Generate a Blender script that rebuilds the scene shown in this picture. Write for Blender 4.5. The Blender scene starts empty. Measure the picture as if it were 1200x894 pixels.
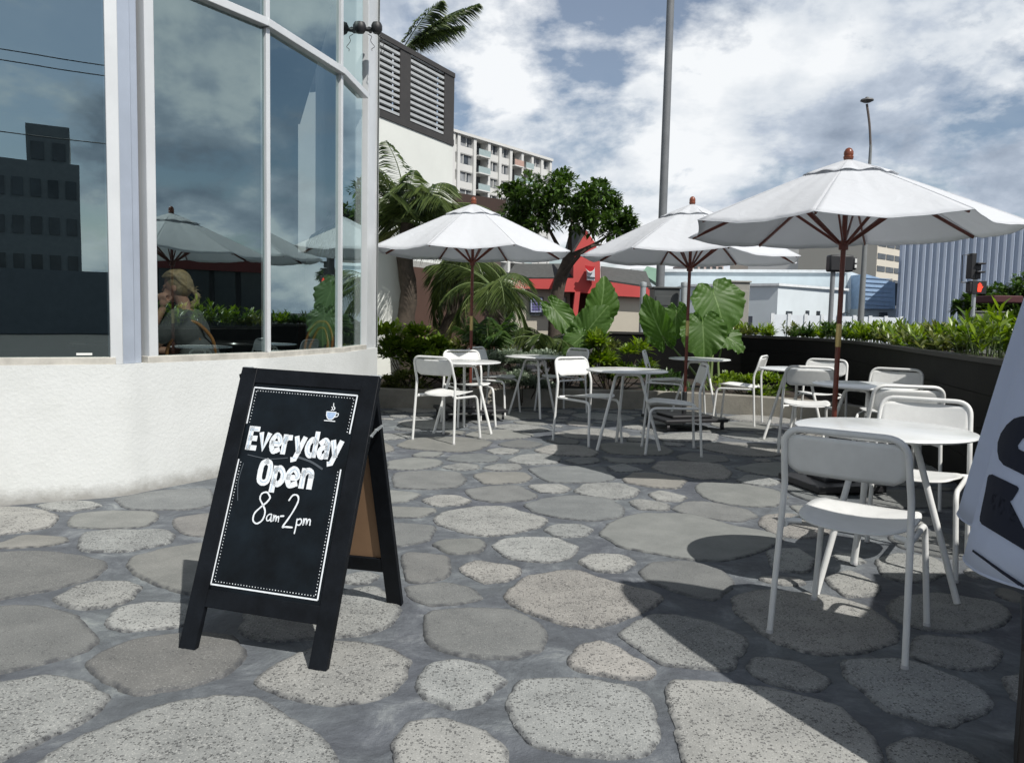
import bpy, bmesh, math, random
from mathutils import Vector, Matrix, Euler
PI = math.pi; R = math.radians
random.seed(7)
scn = bpy.context.scene
C = scn.collection

# ------------------------------------------------------------------ camera
F = 920.0; PIT = math.atan(75 / F); ROLL = math.atan(.022); H = 1.23
c_, s_ = math.cos(PIT), math.sin(PIT); cr, sr = math.cos(ROLL), math.sin(ROLL)
FW = Vector((0, c_, -s_)); UP0 = Vector((0, s_, c_)); R0 = Vector((1, 0, 0))
CR = R0 * cr + UP0 * sr; CU = UP0 * cr - R0 * sr
def ray(px, py): return FW + CR * ((px - 600) / F) + CU * (-(py - 447) / F)
def P(px, py, z=0.0):
    d = ray(px, py); t = (z - H) / d.z; return Vector((d.x * t, d.y * t, z))
def at(px, py, Y):
    d = ray(px, py); t = Y / d.y; return Vector((d.x * t, Y, H + d.z * t))
cam = bpy.data.cameras.new('camera'); co = bpy.data.objects.new('camera', cam); C.objects.link(co)
co.matrix_world = Matrix(((CR.x, CU.x, -FW.x, 0), (CR.y, CU.y, -FW.y, 0), (CR.z, CU.z, -FW.z, H), (0, 0, 0, 1)))
cam.sensor_fit = 'HORIZONTAL'; cam.sensor_width = 36; cam.lens = F / 1200 * 36
cam.clip_start = .05; cam.clip_end = 3000
scn.camera = co

# ------------------------------------------------------------------ mesh builder
class MB:
    def __init__(s): s.v = []; s.f = []; s.m = []; s.smooth = []
    def add(s, vs, fs, mi=0, sm=False):
        o = len(s.v); s.v += [tuple(v) for v in vs]; s.f += [tuple(i + o for i in f) for f in fs]
        s.m += [mi] * len(fs); s.smooth += [sm] * len(fs); return s
    def box(s, cx, cy, cz, sx, sy, sz, mi=0, rz=0, M=None):
        vs = []
        for dz in (-.5, .5):
            for dx, dy in ((-.5, -.5), (.5, -.5), (.5, .5), (-.5, .5)):
                x, y = dx * sx, dy * sy
                if rz: x, y = x * math.cos(rz) - y * math.sin(rz), x * math.sin(rz) + y * math.cos(rz)
                p = Vector((cx + x, cy + y, cz + dz * sz))
                vs.append(M @ p if M else p)
        return s.add(vs, [(3, 2, 1, 0), (4, 5, 6, 7), (0, 1, 5, 4), (1, 2, 6, 5), (2, 3, 7, 6), (3, 0, 4, 7)], mi)
    def bar(s, a, b, w, d, mi=0, up=Vector((0, 0, 1))):
        a = Vector(a); b = Vector(b); t = (b - a).normalized()
        u = t.cross(up)
        if u.length < 1e-4: u = t.cross(Vector((0, 1, 0)))
        u.normalize(); n = u.cross(t)
        vs = [p + u * (w / 2 * i) + n * (d / 2 * j) for p in (a, b) for i, j in ((-1, -1), (1, -1), (1, 1), (-1, 1))]
        return s.add(vs, [(0, 1, 2, 3), (7, 6, 5, 4), (1, 0, 4, 5), (2, 1, 5, 6), (3, 2, 6, 7), (0, 3, 7, 4)], mi)
    def tube(s, pts, r, n=10, mi=0, caps=True, closed=False):
        pts = [Vector(p) for p in pts]; N = len(pts)
        rr = r if isinstance(r, (list, tuple)) else [r] * N
        ref = None; vs = []; 
        for i, p in enumerate(pts):
            if closed: t = pts[(i + 1) % N] - pts[i - 1]
            else: t = pts[min(i + 1, N - 1)] - pts[max(i - 1, 0)]
            t.normalize()
            if ref is None:
                ref = t.cross(Vector((0, 0, 1)))
                if ref.length < .05: ref = t.cross(Vector((0, 1, 0)))
            u = ref - t * ref.dot(t); u.normalize(); ref = u; w = t.cross(u)
            for k in range(n):
                a = 2 * PI * k / n; vs.append(p + u * (rr[i] * math.cos(a)) + w * (rr[i] * math.sin(a)))
        fs = []
        for i in range(N if closed else N - 1):
            j = (i + 1) % N
            for k in range(n):
                k2 = (k + 1) % n; fs.append((i * n + k, i * n + k2, j * n + k2, j * n + k))
        s.add(vs, fs, mi, True)
        if caps and not closed:
            o = len(s.v) - len(vs)
            s.f.append(tuple(o + k for k in reversed(range(n)))); s.f.append(tuple(o + (N - 1) * n + k for k in range(n)))
            s.m += [mi] * 2; s.smooth += [False] * 2
        return s
    def lathe(s, prof, n=24, mi=0, o=(0, 0, 0)):
        vs = [(o[0] + r * math.cos(2 * PI * k / n), o[1] + r * math.sin(2 * PI * k / n), o[2] + z) for r, z in prof for k in range(n)]
        fs = [(i * n + k, i * n + (k + 1) % n, (i + 1) * n + (k + 1) % n, (i + 1) * n + k) for i in range(len(prof) - 1) for k in range(n)]
        return s.add(vs, fs, mi, True)
    def prism(s, poly, z0, z1, mi=0):
        n = len(poly); vs = [(p[0], p[1], z0) for p in poly] + [(p[0], p[1], z1) for p in poly]
        fs = [tuple(reversed(range(n))), tuple(range(n, 2 * n))] + [(i, (i + 1) % n, n + (i + 1) % n, n + i) for i in range(n)]
        return s.add(vs, fs, mi)
    def build(s, name, mats, parent=None, bevel=0, bseg=2, solid=0, sub=0, sharp=None):
        me = bpy.data.meshes.new(name); me.from_pydata(s.v, [], s.f)
        if not isinstance(mats, (list, tuple)): mats = [mats]
        for m in mats: me.materials.append(m)
        me.polygons.foreach_set('material_index', s.m); me.polygons.foreach_set('use_smooth', s.smooth)
        me.validate(); me.update(); me.set_sharp_from_angle(angle=R(38))
        o = bpy.data.objects.new(name, me); C.objects.link(o)
        if parent is not None: o.parent = parent
        if solid:
            m = o.modifiers.new('solid', 'SOLIDIFY'); m.thickness = solid; m.offset = 0
        if bevel:
            m = o.modifiers.new('bevel', 'BEVEL'); m.width = bevel; m.segments = bseg; m.limit_method = 'ANGLE'
        if sub:
            m = o.modifiers.new('sub', 'SUBSURF'); m.levels = sub; m.render_levels = sub
        return o
def tag(o, label=None, cat=None, group=None, kind=None):
    if label: o['label'] = label
    if cat: o['category'] = cat
    if group: o['group'] = group
    if kind: o['kind'] = kind
    return o
def thing(name, label, cat, loc=(0, 0, 0), rz=0, group=None):
    o = bpy.data.objects.new(name, None); C.objects.link(o); o.location = loc; o.rotation_euler = (0, 0, rz)
    o.empty_display_size = .1
    return tag(o, label, cat, group)
def copy_tree(o, parent=None):
    c = o.copy(); C.objects.link(c); c.parent = parent
    for ch in [x for x in bpy.data.objects if x.parent == o]: copy_tree(ch, c)
    return c
def arc(c, r, a0, a1, n, f): return [f(c, r, a0 + (a1 - a0) * i / n) for i in range(n + 1)]
def fillet(pts, r, n=5):
    pts = [Vector(p) for p in pts]; out = [pts[0]]
    for i in range(1, len(pts) - 1):
        a, b, c = pts[i - 1], pts[i], pts[i + 1]
        d1 = (a - b); d2 = (c - b); l = min(r, d1.length * .49, d2.length * .49)
        p1 = b + d1.normalized() * l; p2 = b + d2.normalized() * l
        for k in range(n + 1):
            t = k / n; out.append(p1 * (1 - t) ** 2 + b * 2 * t * (1 - t) + p2 * t * t)
    out.append(pts[-1]); return out

# ------------------------------------------------------------------ materials
class NT:
    def __init__(s, name):
        s.m = bpy.data.materials.new(name); s.m.use_nodes = True; s.t = s.m.node_tree; s.t.nodes.clear()
        s.out = s.n('ShaderNodeOutputMaterial')
    def n(s, k, **kw):
        x = s.t.nodes.new(k)
        for a, b in kw.items():
            if a.startswith('i_'):
                key = a[2:]; key = int(key) if key.isdigit() else key.replace('_', ' ')
                x.inputs[key].default_value = b
            else: setattr(x, a, b)
        return x
    def l(s, a, b): s.t.links.new(a, b)
def rgba(c): return (c[0], c[1], c[2], 1)
def ramp(nt, fac, stops):
    r = nt.n('ShaderNodeValToRGB'); nt.l(fac, r.inputs[0]); e = r.color_ramp.elements
    while len(e) < len(stops): e.new(.5)
    for x, (p, c) in zip(e, stops): x.position = p; x.color = rgba(c)
    return r.outputs[0]
def mat(name, col, rough=.6, metal=0, var=.12, vscale=3., bump=0., bscale=40., spec=.5, emit=None, fine=0.):
    nt = NT(name); b = nt.n('ShaderNodeBsdfPrincipled'); nt.l(b.outputs[0], nt.out.inputs[0])
    b.inputs['Roughness'].default_value = rough; b.inputs['Metallic'].default_value = metal
    b.inputs['Specular IOR Level'].default_value = spec
    tc = nt.n('ShaderNodeTexCoord')
    no = nt.n('ShaderNodeTexNoise', i_Scale=vscale, i_Detail=7., i_Roughness=.65); nt.l(tc.outputs['Object'], no.inputs[0])
    c0 = tuple(x * (1 - var) for x in col); c1 = tuple(min(1, x * (1 + var)) for x in col)
    co_ = ramp(nt, no.outputs[0], [(.3, c0), (.7, c1)])
    nt.l(co_, b.inputs['Base Color'])
    if bump:
        n2 = nt.n('ShaderNodeTexNoise', i_Scale=bscale, i_Detail=5.); nt.l(tc.outputs['Object'], n2.inputs[0])
        bp = nt.n('ShaderNodeBump', i_Strength=bump, i_Distance=.01); nt.l(n2.outputs[0], bp.inputs['Height']); nt.l(bp.outputs[0], b.inputs['Normal'])
    mr = nt.n('ShaderNodeMapRange', i_3=max(.02, rough - .08), i_4=min(1, rough + .1)); nt.l(no.outputs[0], mr.inputs[0]); nt.l(mr.outputs[0], b.inputs['Roughness'])
    if emit:
        b.inputs['Emission Color'].default_value = rgba(col); b.inputs['Emission Strength'].default_value = emit
    return nt.m
def leafmat(name, col, col2, trans=.3, rough=.35, veins=False):
    nt = NT(name); b = nt.n('ShaderNodeBsdfPrincipled', i_Roughness=rough); g = nt.n('ShaderNodeNewGeometry')
    c = ramp(nt, g.outputs['Random Per Island'], [(0, col), (1, col2)])
    if veins:
        a = nt.n('ShaderNodeAttribute', attribute_name='vein')
        mx = nt.n('ShaderNodeMix', data_type='RGBA'); nt.l(a.outputs['Fac'], mx.inputs[0]); nt.l(c, mx.inputs[6]); mx.inputs[7].default_value = (.22, .34, .12, 1); c = mx.outputs[2]
    nt.l(c, b.inputs['Base Color'])
    t = nt.n('ShaderNodeBsdfTranslucent'); h = nt.n('ShaderNodeHueSaturation', i_Saturation=1.15, i_Value=1.7); nt.l(c, h.inputs['Color']); nt.l(h.outputs[0], t.inputs[0])
    m = nt.n('ShaderNodeMixShader', i_0=trans); nt.l(b.outputs[0], m.inputs[1]); nt.l(t.outputs[0], m.inputs[2]); nt.l(m.outputs[0], nt.out.inputs[0])
    return nt.m
def stonemat(name, c_lo, c_hi, pit, speck, bump):
    nt = NT(name); b = nt.n('ShaderNodeBsdfPrincipled', i_Roughness=.85); nt.l(b.outputs[0], nt.out.inputs[0])
    tc = nt.n('ShaderNodeTexCoord'); g = nt.n('ShaderNodeNewGeometry')
    big = nt.n('ShaderNodeTexNoise', i_Scale=5., i_Detail=6., i_Roughness=.6); nt.l(tc.outputs['Object'], big.inputs[0])
    base = ramp(nt, big.outputs[0], [(.3, c_lo), (.72, c_hi)])
    hs = nt.n('ShaderNodeHueSaturation'); nt.l(base, hs.inputs['Color'])
    mr = nt.n('ShaderNodeMapRange', i_3=.84, i_4=1.13); nt.l(g.outputs['Random Per Island'], mr.inputs[0]); nt.l(mr.outputs[0], hs.inputs['Value'])
    # warm / cool drift per stone
    mw = nt.n('ShaderNodeMix', data_type='RGBA', blend_type='MULTIPLY'); mw.inputs[0].default_value = 1.
    ml = nt.n('ShaderNodeMath', operation='MULTIPLY'); ml.inputs[1].default_value = 7.31; nt.l(g.outputs['Random Per Island'], ml.inputs[0])
    fr = nt.n('ShaderNodeMath', operation='FRACT'); nt.l(ml.outputs[0], fr.inputs[0])
    wc = ramp(nt, fr.outputs[0], [(0, (.96, 1.0, 1.02)), (.75, (1, 1.0, .985)), (1, (1.03, .985, .95))])
    nt.l(hs.outputs[0], mw.inputs[6]); nt.l(wc, mw.inputs[7])
    # dark mineral pits
    vo = nt.n('ShaderNodeTexVoronoi', i_Scale=125., i_Randomness=1.); nt.l(tc.outputs['Object'], vo.inputs[0])
    n2 = nt.n('ShaderNodeTexNoise', i_Scale=16., i_Detail=4.); nt.l(tc.outputs['Object'], n2.inputs[0])
    sp_ = nt.n('ShaderNodeSeparateColor'); nt.l(vo.outputs['Color'], sp_.inputs[0])
    pw_ = nt.n('ShaderNodeMath', operation='POWER'); pw_.inputs[1].default_value = 2.2; nt.l(sp_.outputs[0], pw_.inputs[0])
    nm = nt.n('ShaderNodeMath', operation='MULTIPLY'); nt.l(pw_.outputs[0], nm.inputs[0]); nt.l(n2.outputs[0], nm.inputs[1])
    ad = nt.n('ShaderNodeMath', operation='MULTIPLY_ADD'); nt.l(nm.outputs[0], ad.inputs[0]); ad.inputs[1].default_value = 1.35 - 6 * pit; 
    ng = nt.n('ShaderNodeMath', operation='MULTIPLY'); ng.inputs[1].default_value = -1.; nt.l(vo.outputs['Distance'], ng.inputs[0]); nt.l(ng.outputs[0], ad.inputs[2])
    pm = nt.n('ShaderNodeMapRange', i_1=.0, i_2=.16, i_3=0., i_4=1.); nt.l(ad.outputs[0], pm.inputs[0])
    pm.interpolation_type = 'SMOOTHSTEP'
    dm = nt.n('ShaderNodeMath', operation='MULTIPLY'); dm.inputs[1].default_value = .62; nt.l(pm.outputs[0], dm.inputs[0])
    mx = nt.n('ShaderNodeMix', data_type='RGBA'); nt.l(dm.outputs[0], mx.inputs[0]); nt.l(mw.outputs[2], mx.inputs[6]); mx.inputs[7].default_value = (.045, .045, .05, 1)
    # light grains
    v2 = nt.n('ShaderNodeTexNoise', i_Scale=190., i_Detail=2.); nt.l(tc.outputs['Object'], v2.inputs[0])
    lm = nt.n('ShaderNodeMapRange', i_1=.55, i_2=.72, i_3=0., i_4=speck); nt.l(v2.outputs[0], lm.inputs[0])
    m2 = nt.n('ShaderNodeMix', data_type='RGBA'); nt.l(lm.outputs[0], m2.inputs[0]); nt.l(mx.outputs[2], m2.inputs[6]); m2.inputs[7].default_value = (.62, .62, .58, 1)
    ja = nt.n('ShaderNodeAttribute', attribute_name='joint'); jn = nt.n('ShaderNodeTexNoise', i_Scale=30., i_Detail=4.); nt.l(tc.outputs['Object'], jn.inputs[0])
    jr = nt.n('ShaderNodeMapRange', i_1=.38, i_2=.62, i_3=.25, i_4=.95); nt.l(jn.outputs[0], jr.inputs[0]); jm = nt.n('ShaderNodeMath', operation='MULTIPLY'); nt.l(ja.outputs['Fac'], jm.inputs[0]); nt.l(jr.outputs[0], jm.inputs[1])
    m3 = nt.n('ShaderNodeMix', data_type='RGBA'); nt.l(jm.outputs[0], m3.inputs[0]); nt.l(m2.outputs[2], m3.inputs[6]); m3.inputs[7].default_value = (.055, .058, .064, 1)
    nt.l(m3.outputs[2], b.inputs['Base Color'])
    hh = nt.n('ShaderNodeMath', operation='SUBTRACT'); nt.l(big.outputs[0], hh.inputs[0]); nt.l(pm.outputs[0], hh.inputs[1])
    bp = nt.n('ShaderNodeBump', i_Strength=bump, i_Distance=.006); nt.l(hh.outputs[0], bp.inputs['Height']); nt.l(bp.outputs[0], b.inputs['Normal'])
    return nt.m
def mortarmat():
    nt = NT('mortar'); b = nt.n('ShaderNodeBsdfPrincipled', i_Roughness=.8); nt.l(b.outputs[0], nt.out.inputs[0])
    tc = nt.n('ShaderNodeTexCoord')
    n1 = nt.n('ShaderNodeTexNoise', i_Scale=4.2, i_Detail=11., i_Roughness=.72, i_Distortion=.55); nt.l(tc.outputs['Object'], n1.inputs[0])
    n2 = nt.n('ShaderNodeTexNoise', i_Scale=1.1, i_Detail=5., i_Distortion=.6); nt.l(tc.outputs['Object'], n2.inputs[0])
    a = ramp(nt, n1.outputs[0], [(.30, (.075, .081, .092)), (.48, (.112, .122, .137)), (.57, (.155, .168, .184)), (.68, (.27, .285, .29))])
    w = ramp(nt, n2.outputs[0], [(.35, (.78, .78, .82)), (.7, (1.15, 1.18, 1.12))])
    mx = nt.n('ShaderNodeMix', data_type='RGBA', blend_type='MULTIPLY'); mx.inputs[0].default_value = 1; nt.l(a, mx.inputs[6]); nt.l(w, mx.inputs[7])
    nt.l(mx.outputs[2], b.inputs['Base Color'])
    n3 = nt.n('ShaderNodeTexNoise', i_Scale=28., i_Detail=7.); nt.l(tc.outputs['Object'], n3.inputs[0])
    ad = nt.n('ShaderNodeMath', operation='MULTIPLY_ADD'); ad.inputs[1].default_value = 2.5; nt.l(n1.outputs[0], ad.inputs[0]); nt.l(n3.outputs[0], ad.inputs[2])
    bp = nt.n('ShaderNodeBump', i_Strength=.8, i_Distance=.01); nt.l(ad.outputs[0], bp.inputs['Height']); nt.l(bp.outputs[0], b.inputs['Normal'])
    return nt.m
def fabricmat(name, col, trans, wr=.4):
    nt = NT(name); tc = nt.n('ShaderNodeTexCoord')
    d = nt.n('ShaderNodeBsdfPrincipled', i_Roughness=.9); t = nt.n('ShaderNodeBsdfTranslucent')
    n0 = nt.n('ShaderNodeTexNoise', i_Scale=2.2, i_Detail=6., i_Roughness=.6); nt.l(tc.outputs['Object'], n0.inputs[0])
    cc = ramp(nt, n0.outputs[0], [(.3, tuple(x * .965 for x in col)), (.65, col)])
    nt.l(cc, d.inputs['Base Color']); nt.l(cc, t.inputs[0])
    n1 = nt.n('ShaderNodeTexNoise', i_Scale=5., i_Detail=4., i_Distortion=1.8, i_Roughness=.45); nt.l(tc.outputs['Object'], n1.inputs[0])
    bp = nt.n('ShaderNodeBump', i_Strength=wr, i_Distance=.03); nt.l(n1.outputs[0], bp.inputs['Height'])
    n2 = nt.n('ShaderNodeTexNoise', i_Scale=300.); nt.l(tc.outputs['Object'], n2.inputs[0])
    b2 = nt.n('ShaderNodeBump', i_Strength=.12, i_Distance=.003); nt.l(n2.outputs[0], b2.inputs['Height']); nt.l(bp.outputs[0], b2.inputs['Normal'])
    nt.l(b2.outputs[0], d.inputs['Normal'])
    m = nt.n('ShaderNodeMixShader', i_0=trans); nt.l(d.outputs[0], m.inputs[1]); nt.l(t.outputs[0], m.inputs[2]); nt.l(m.outputs[0], nt.out.inputs[0])
    return nt.m
def glassmat(name, tint, f0, wob=.0, refl=(.86, .95, .95)):
    nt = NT(name); tr = nt.n('ShaderNodeBsdfTransparent'); tr.inputs[0].default_value = rgba(tint)
    gl = nt.n('ShaderNodeBsdfGlossy', i_Roughness=.0); gl.inputs[0].default_value = rgba(refl)
    g = nt.n('ShaderNodeNewGeometry'); dp = nt.n('ShaderNodeVectorMath', operation='DOT_PRODUCT'); nt.l(g.outputs['Normal'], dp.inputs[0]); nt.l(g.outputs['Incoming'], dp.inputs[1])
    ab = nt.n('ShaderNodeMath', operation='ABSOLUTE'); nt.l(dp.outputs['Value'], ab.inputs[0])
    om = nt.n('ShaderNodeMath', operation='SUBTRACT'); om.inputs[0].default_value = 1; nt.l(ab.outputs[0], om.inputs[1])
    pw_ = nt.n('ShaderNodeMath', operation='POWER'); pw_.inputs[1].default_value = 4.; nt.l(om.outputs[0], pw_.inputs[0])
    fr = nt.n('ShaderNodeMath', operation='MULTIPLY_ADD'); fr.inputs[1].default_value = 1 - f0; fr.inputs[2].default_value = f0; nt.l(pw_.outputs[0], fr.inputs[0])
    if wob:
        tc = nt.n('ShaderNodeTexCoord'); n1 = nt.n('ShaderNodeTexNoise', i_Scale=1.3, i_Detail=1.); nt.l(tc.outputs['Object'], n1.inputs[0])
        bp = nt.n('ShaderNodeBump', i_Strength=wob, i_Distance=.02); nt.l(n1.outputs[0], bp.inputs['Height']); nt.l(bp.outputs[0], gl.inputs['Normal'])
    m = nt.n('ShaderNodeMixShader'); nt.l(fr.outputs[0], m.inputs[0]); nt.l(tr.outputs[0], m.inputs[1]); nt.l(gl.outputs[0], m.inputs[2]); nt.l(m.outputs[0], nt.out.inputs[0])
    return nt.m
def stucco():
    nt = NT('white_stucco'); b = nt.n('ShaderNodeBsdfPrincipled', i_Roughness=.9); nt.l(b.outputs[0], nt.out.inputs[0])
    tc = nt.n('ShaderNodeTexCoord')
    # splash dirt along the foot of the wall and streaks under the sill
    mxs = nt.n('ShaderNodeMix', data_type='RGBA'); mxs.inputs[7].default_value = (.27, .26, .235, 1); nt.l(mxs.outputs[2], b.inputs['Base Color'])
    sx_ = nt.n('ShaderNodeSeparateXYZ'); nt.l(tc.outputs['Object'], sx_.inputs[0]); ns = nt.n('ShaderNodeTexNoise', i_Scale=9., i_Detail=6., i_Roughness=.7); nt.l(tc.outputs['Object'], ns.inputs[0])
    sm_ = nt.n('ShaderNodeMath', operation='MULTIPLY_ADD'); sm_.inputs[1].default_value = -.16; nt.l(ns.outputs[0], sm_.inputs[0]); nt.l(sx_.outputs[2], sm_.inputs[2])
    dr = nt.n('ShaderNodeMapRange', i_1=-.075, i_2=.03, i_3=.8, i_4=0.); nt.l(sm_.outputs[0], dr.inputs[0]); nt.l(dr.outputs[0], mxs.inputs[0])
    n1 = nt.n('ShaderNodeTexNoise', i_Scale=1.6, i_Detail=8., i_Roughness=.65); nt.l(tc.outputs['Object'], n1.inputs[0])
    nt.l(ramp(nt, n1.outputs[0], [(.3, (.60, .615, .595)), (.6, (.68, .695, .68))]), mxs.inputs[6])
    n2 = nt.n('ShaderNodeTexNoise', i_Scale=70., i_Detail=4., i_Roughness=.6); nt.l(tc.outputs['Object'], n2.inputs[0])
    n3 = nt.n('ShaderNodeTexVoronoi', i_Scale=38.); nt.l(tc.outputs['Object'], n3.inputs[0])
    ad = nt.n('ShaderNodeMath', operation='MULTIPLY_ADD'); ad.inputs[1].default_value = .5; nt.l(n3.outputs[0], ad.inputs[0]); nt.l(n2.outputs[0], ad.inputs[2])
    bp = nt.n('ShaderNodeBump', i_Strength=.34, i_Distance=.006); nt.l(ad.outputs[0], bp.inputs['Height']); nt.l(bp.outputs[0], b.inputs['Normal'])
    return nt.m
M = {}
M['mortar'] = mortarmat()
M['stoneL'] = stonemat('speckled_stone', (.215, .217, .21), (.335, .335, .32), 0., .55, 1.)
M['stoneD'] = stonemat('smooth_grey_stone', (.135, .14, .14), (.195, .20, .196), .08, .25, .5)
M['stoneP'] = stonemat('smooth_pale_stone', (.175, .178, .168), (.245, .245, .23), .12, .2, .35)
M['stucco'] = stucco()
M['white_powder'] = mat('white_powder_coat', (.74, .745, .725), .40, var=.06, vscale=11, bump=.05, bscale=200)
M['grey_powder'] = mat('white_scuffed_table_top', (.72, .735, .73), .22, var=.06, vscale=4)
M['foot'] = mat('grey_plastic_glide', (.5, .5, .5), .5)
M['fabric'] = fabricmat('white_canvas', (.77, .79, .82), .34, .28)
M['fabric2'] = fabricmat('white_banner_canvas', (.78, .84, .96), .5, .2)
M['navy'] = mat('navy_print', (.006, .009, .022), .8, var=.1)
M['umwood'] = mat('reddish_wood', (.13, .030, .018), .35, var=.25, vscale=14)
M['finwood'] = mat('varnished_finial_wood', (.19, .055, .028), .3, var=.2, vscale=14)
M['brass'] = mat('brass', (.50, .38, .16), .35, metal=.8)
M['blackm'] = mat('black_metal', (.018, .018, .02), .5, bump=.1)
M['steel'] = mat('galvanised_steel', (.42, .45, .46), .42, metal=.35, var=.15)
M['alu'] = mat('silver_aluminium', (.66, .68, .69), .36, metal=.15, var=.07, vscale=2)
M['alu_blue'] = mat('brushed_aluminium', (.44, .49, .57), .38, metal=.3, var=.12, vscale=1.5)
M['sill'] = mat('grimy_sill', (.50, .48, .43), .6, var=.25, vscale=7)
M['glass'] = glassmat('tinted_glass', (.66, .72, .71), .38, .03, (.80, .98, .98))
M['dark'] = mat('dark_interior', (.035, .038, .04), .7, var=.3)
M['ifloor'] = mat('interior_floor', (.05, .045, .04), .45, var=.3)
M['blackwood'] = mat('black_painted_wood', (.005, .0065, .009), .5, var=.5, vscale=9, bump=.15, bscale=50, spec=.18)
M['chalkb'] = mat('black_chalkboard', (.004, .007, .010), .42, var=.8, vscale=5, spec=.2)
M['chalk'] = mat('white_chalk', (.78, .82, .85), .9, var=.12, vscale=60)
M['chalkblue'] = mat('pale_blue_chalk', (.36, .48, .68), .9, var=.2, vscale=60)
M['hardboard'] = mat('brown_hardboard', (.30, .18, .10), .7, var=.1, vscale=5)
M['hardprint'] = mat('brown_stamp_ink', (.10, .055, .03), .8)
M['soil'] = mat('soil', (.035, .025, .018), .95, var=.4, bump=.6)
M['concrete'] = mat('concrete', (.26, .245, .21), .85, var=.3, vscale=2.5, bump=.3)
M['blackwall'] = mat('black_board_wall', (.006, .006, .0057), .65, var=.4, vscale=3, bump=.1, spec=.2)
M['bark'] = mat('bark', (.07, .055, .042), .9, var=.4, vscale=10, bump=.8, bscale=25)
M['asphalt'] = mat('asphalt', (.05, .05, .052), .9, var=.25, vscale=.7, bump=.3)
M['leafA'] = leafmat('bright_leaf', (.07, .13, .015), (.24, .33, .05), .35)
M['leafG'] = leafmat('olive_leaf', (.06, .09, .02), (.20, .22, .07), .3)
M['leafB'] = leafmat('mid_leaf', (.03, .07, .018), (.075, .13, .03))
M['leafC'] = leafmat('tree_leaf', (.028, .06, .014), (.085, .15, .028), .25)
M['leafS'] = leafmat('silver_leaf', (.17, .22, .15), (.40, .46, .36), .2, .5)
M['leafP'] = leafmat('palm_leaf', (.028, .055, .02), (.15, .20, .06), .25)
M['leafY'] = leafmat('yellow_palm_leaf', (.13, .16, .04), (.25, .25, .08), .3)
M['leafE'] = leafmat('broad_veined_leaf', (.06, .13, .025), (.10, .19, .04), .45, .48, veins=True)
M['stem'] = mat('green_stem', (.16, .22, .08), .5)
M['pstraw'] = mat('dry_frond_base', (.12, .08, .05), .9, var=.4)

# ------------------------------------------------------------------ world and sun
SUN = Vector((.51, -.62, 1.0)).normalized()
w = bpy.data.worlds.new('World'); scn.world = w; w.use_nodes = True; nt = w.node_tree; nt.nodes.clear()
def wn(k, **kw):
    x = nt.nodes.new(k)
    for a, b in kw.items():
        if a.startswith('i_'):
            key = a[2:]; key = int(key) if key.isdigit() else key.replace('_', ' '); x.inputs[key].default_value = b
        else: setattr(x, a, b)
    return x
L = nt.links.new
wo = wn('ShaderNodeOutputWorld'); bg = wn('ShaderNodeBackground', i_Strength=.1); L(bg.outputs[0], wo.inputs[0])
sky = wn('ShaderNodeTexSky'); sky.sky_type = 'NISHITA'; sky.sun_disc = False
sky.sun_elevation = math.asin(SUN.z); sky.sun_rotation = math.atan2(SUN.x, SUN.y)
tc = wn('ShaderNodeTexCoord'); sx = wn('ShaderNodeSeparateXYZ'); L(tc.outputs['Generated'], sx.inputs[0])
zm = wn('ShaderNodeMath', operation='MAXIMUM'); zm.inputs[1].default_value = 0.; L(sx.outputs[2], zm.inputs[0])
za = wn('ShaderNodeMath', operation='ADD'); za.inputs[1].default_value = .42; L(zm.outputs[0], za.inputs[0])
dx = wn('ShaderNodeMath', operation='DIVIDE'); L(sx.outputs[0], dx.inputs[0]); L(za.outputs[0], dx.inputs[1])
dy = wn('ShaderNodeMath', operation='DIVIDE'); L(sx.outputs[1], dy.inputs[0]); L(za.outputs[0], dy.inputs[1])
cb = wn('ShaderNodeCombineXYZ'); L(dx.outputs[0], cb.inputs[0]); L(dy.outputs[0], cb.inputs[1]); cb.inputs[2].default_value = 3.7
n1 = wn('ShaderNodeTexNoise', i_Scale=2.0, i_Detail=11., i_Roughness=.58, i_Distortion=.1); L(cb.outputs[0], n1.inputs[0])
n2 = wn('ShaderNodeTexNoise', i_Scale=2.5, i_Detail=11., i_Roughness=.57, i_Distortion=.12); 
mp = wn('ShaderNodeMapping'); mp.inputs['Location'].default_value = (4.3, 1.7, 0); L(cb.outputs[0], mp.inputs[0]); L(mp.outputs[0], n2.inputs[0])
def wr(fac, stops):
    r = wn('ShaderNodeValToRGB'); L(fac, r.inputs[0]); e = r.color_ramp.elements
    while len(e) < len(stops): e.new(.5)
    for x, (p, c) in zip(e, stops): x.position = p; x.color = rgba(c)
    return r.outputs[0]
cover = wr(n1.outputs[0], [(.42, (.12, .12, .12)), (.49, (1, 1, 1))])
shade = wr(n2.outputs[0], [(.37, (.33, .40, .51)), (.44, (.48, .56, .68)), (.485, (.62, .70, .82)), (.525, (.86, .92, .99)), (.61, (1.12, 1.15, 1.18))])
sc10 = wn('ShaderNodeVectorMath', operation='SCALE'); sc10.inputs['Scale'].default_value = 9.0; L(shade, sc10.inputs[0])
mx = wn('ShaderNodeMix', data_type='RGBA'); L(cover, mx.inputs[0]); L(sky.outputs[0], mx.inputs[6]); L(sc10.outputs[0], mx.inputs[7])
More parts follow.
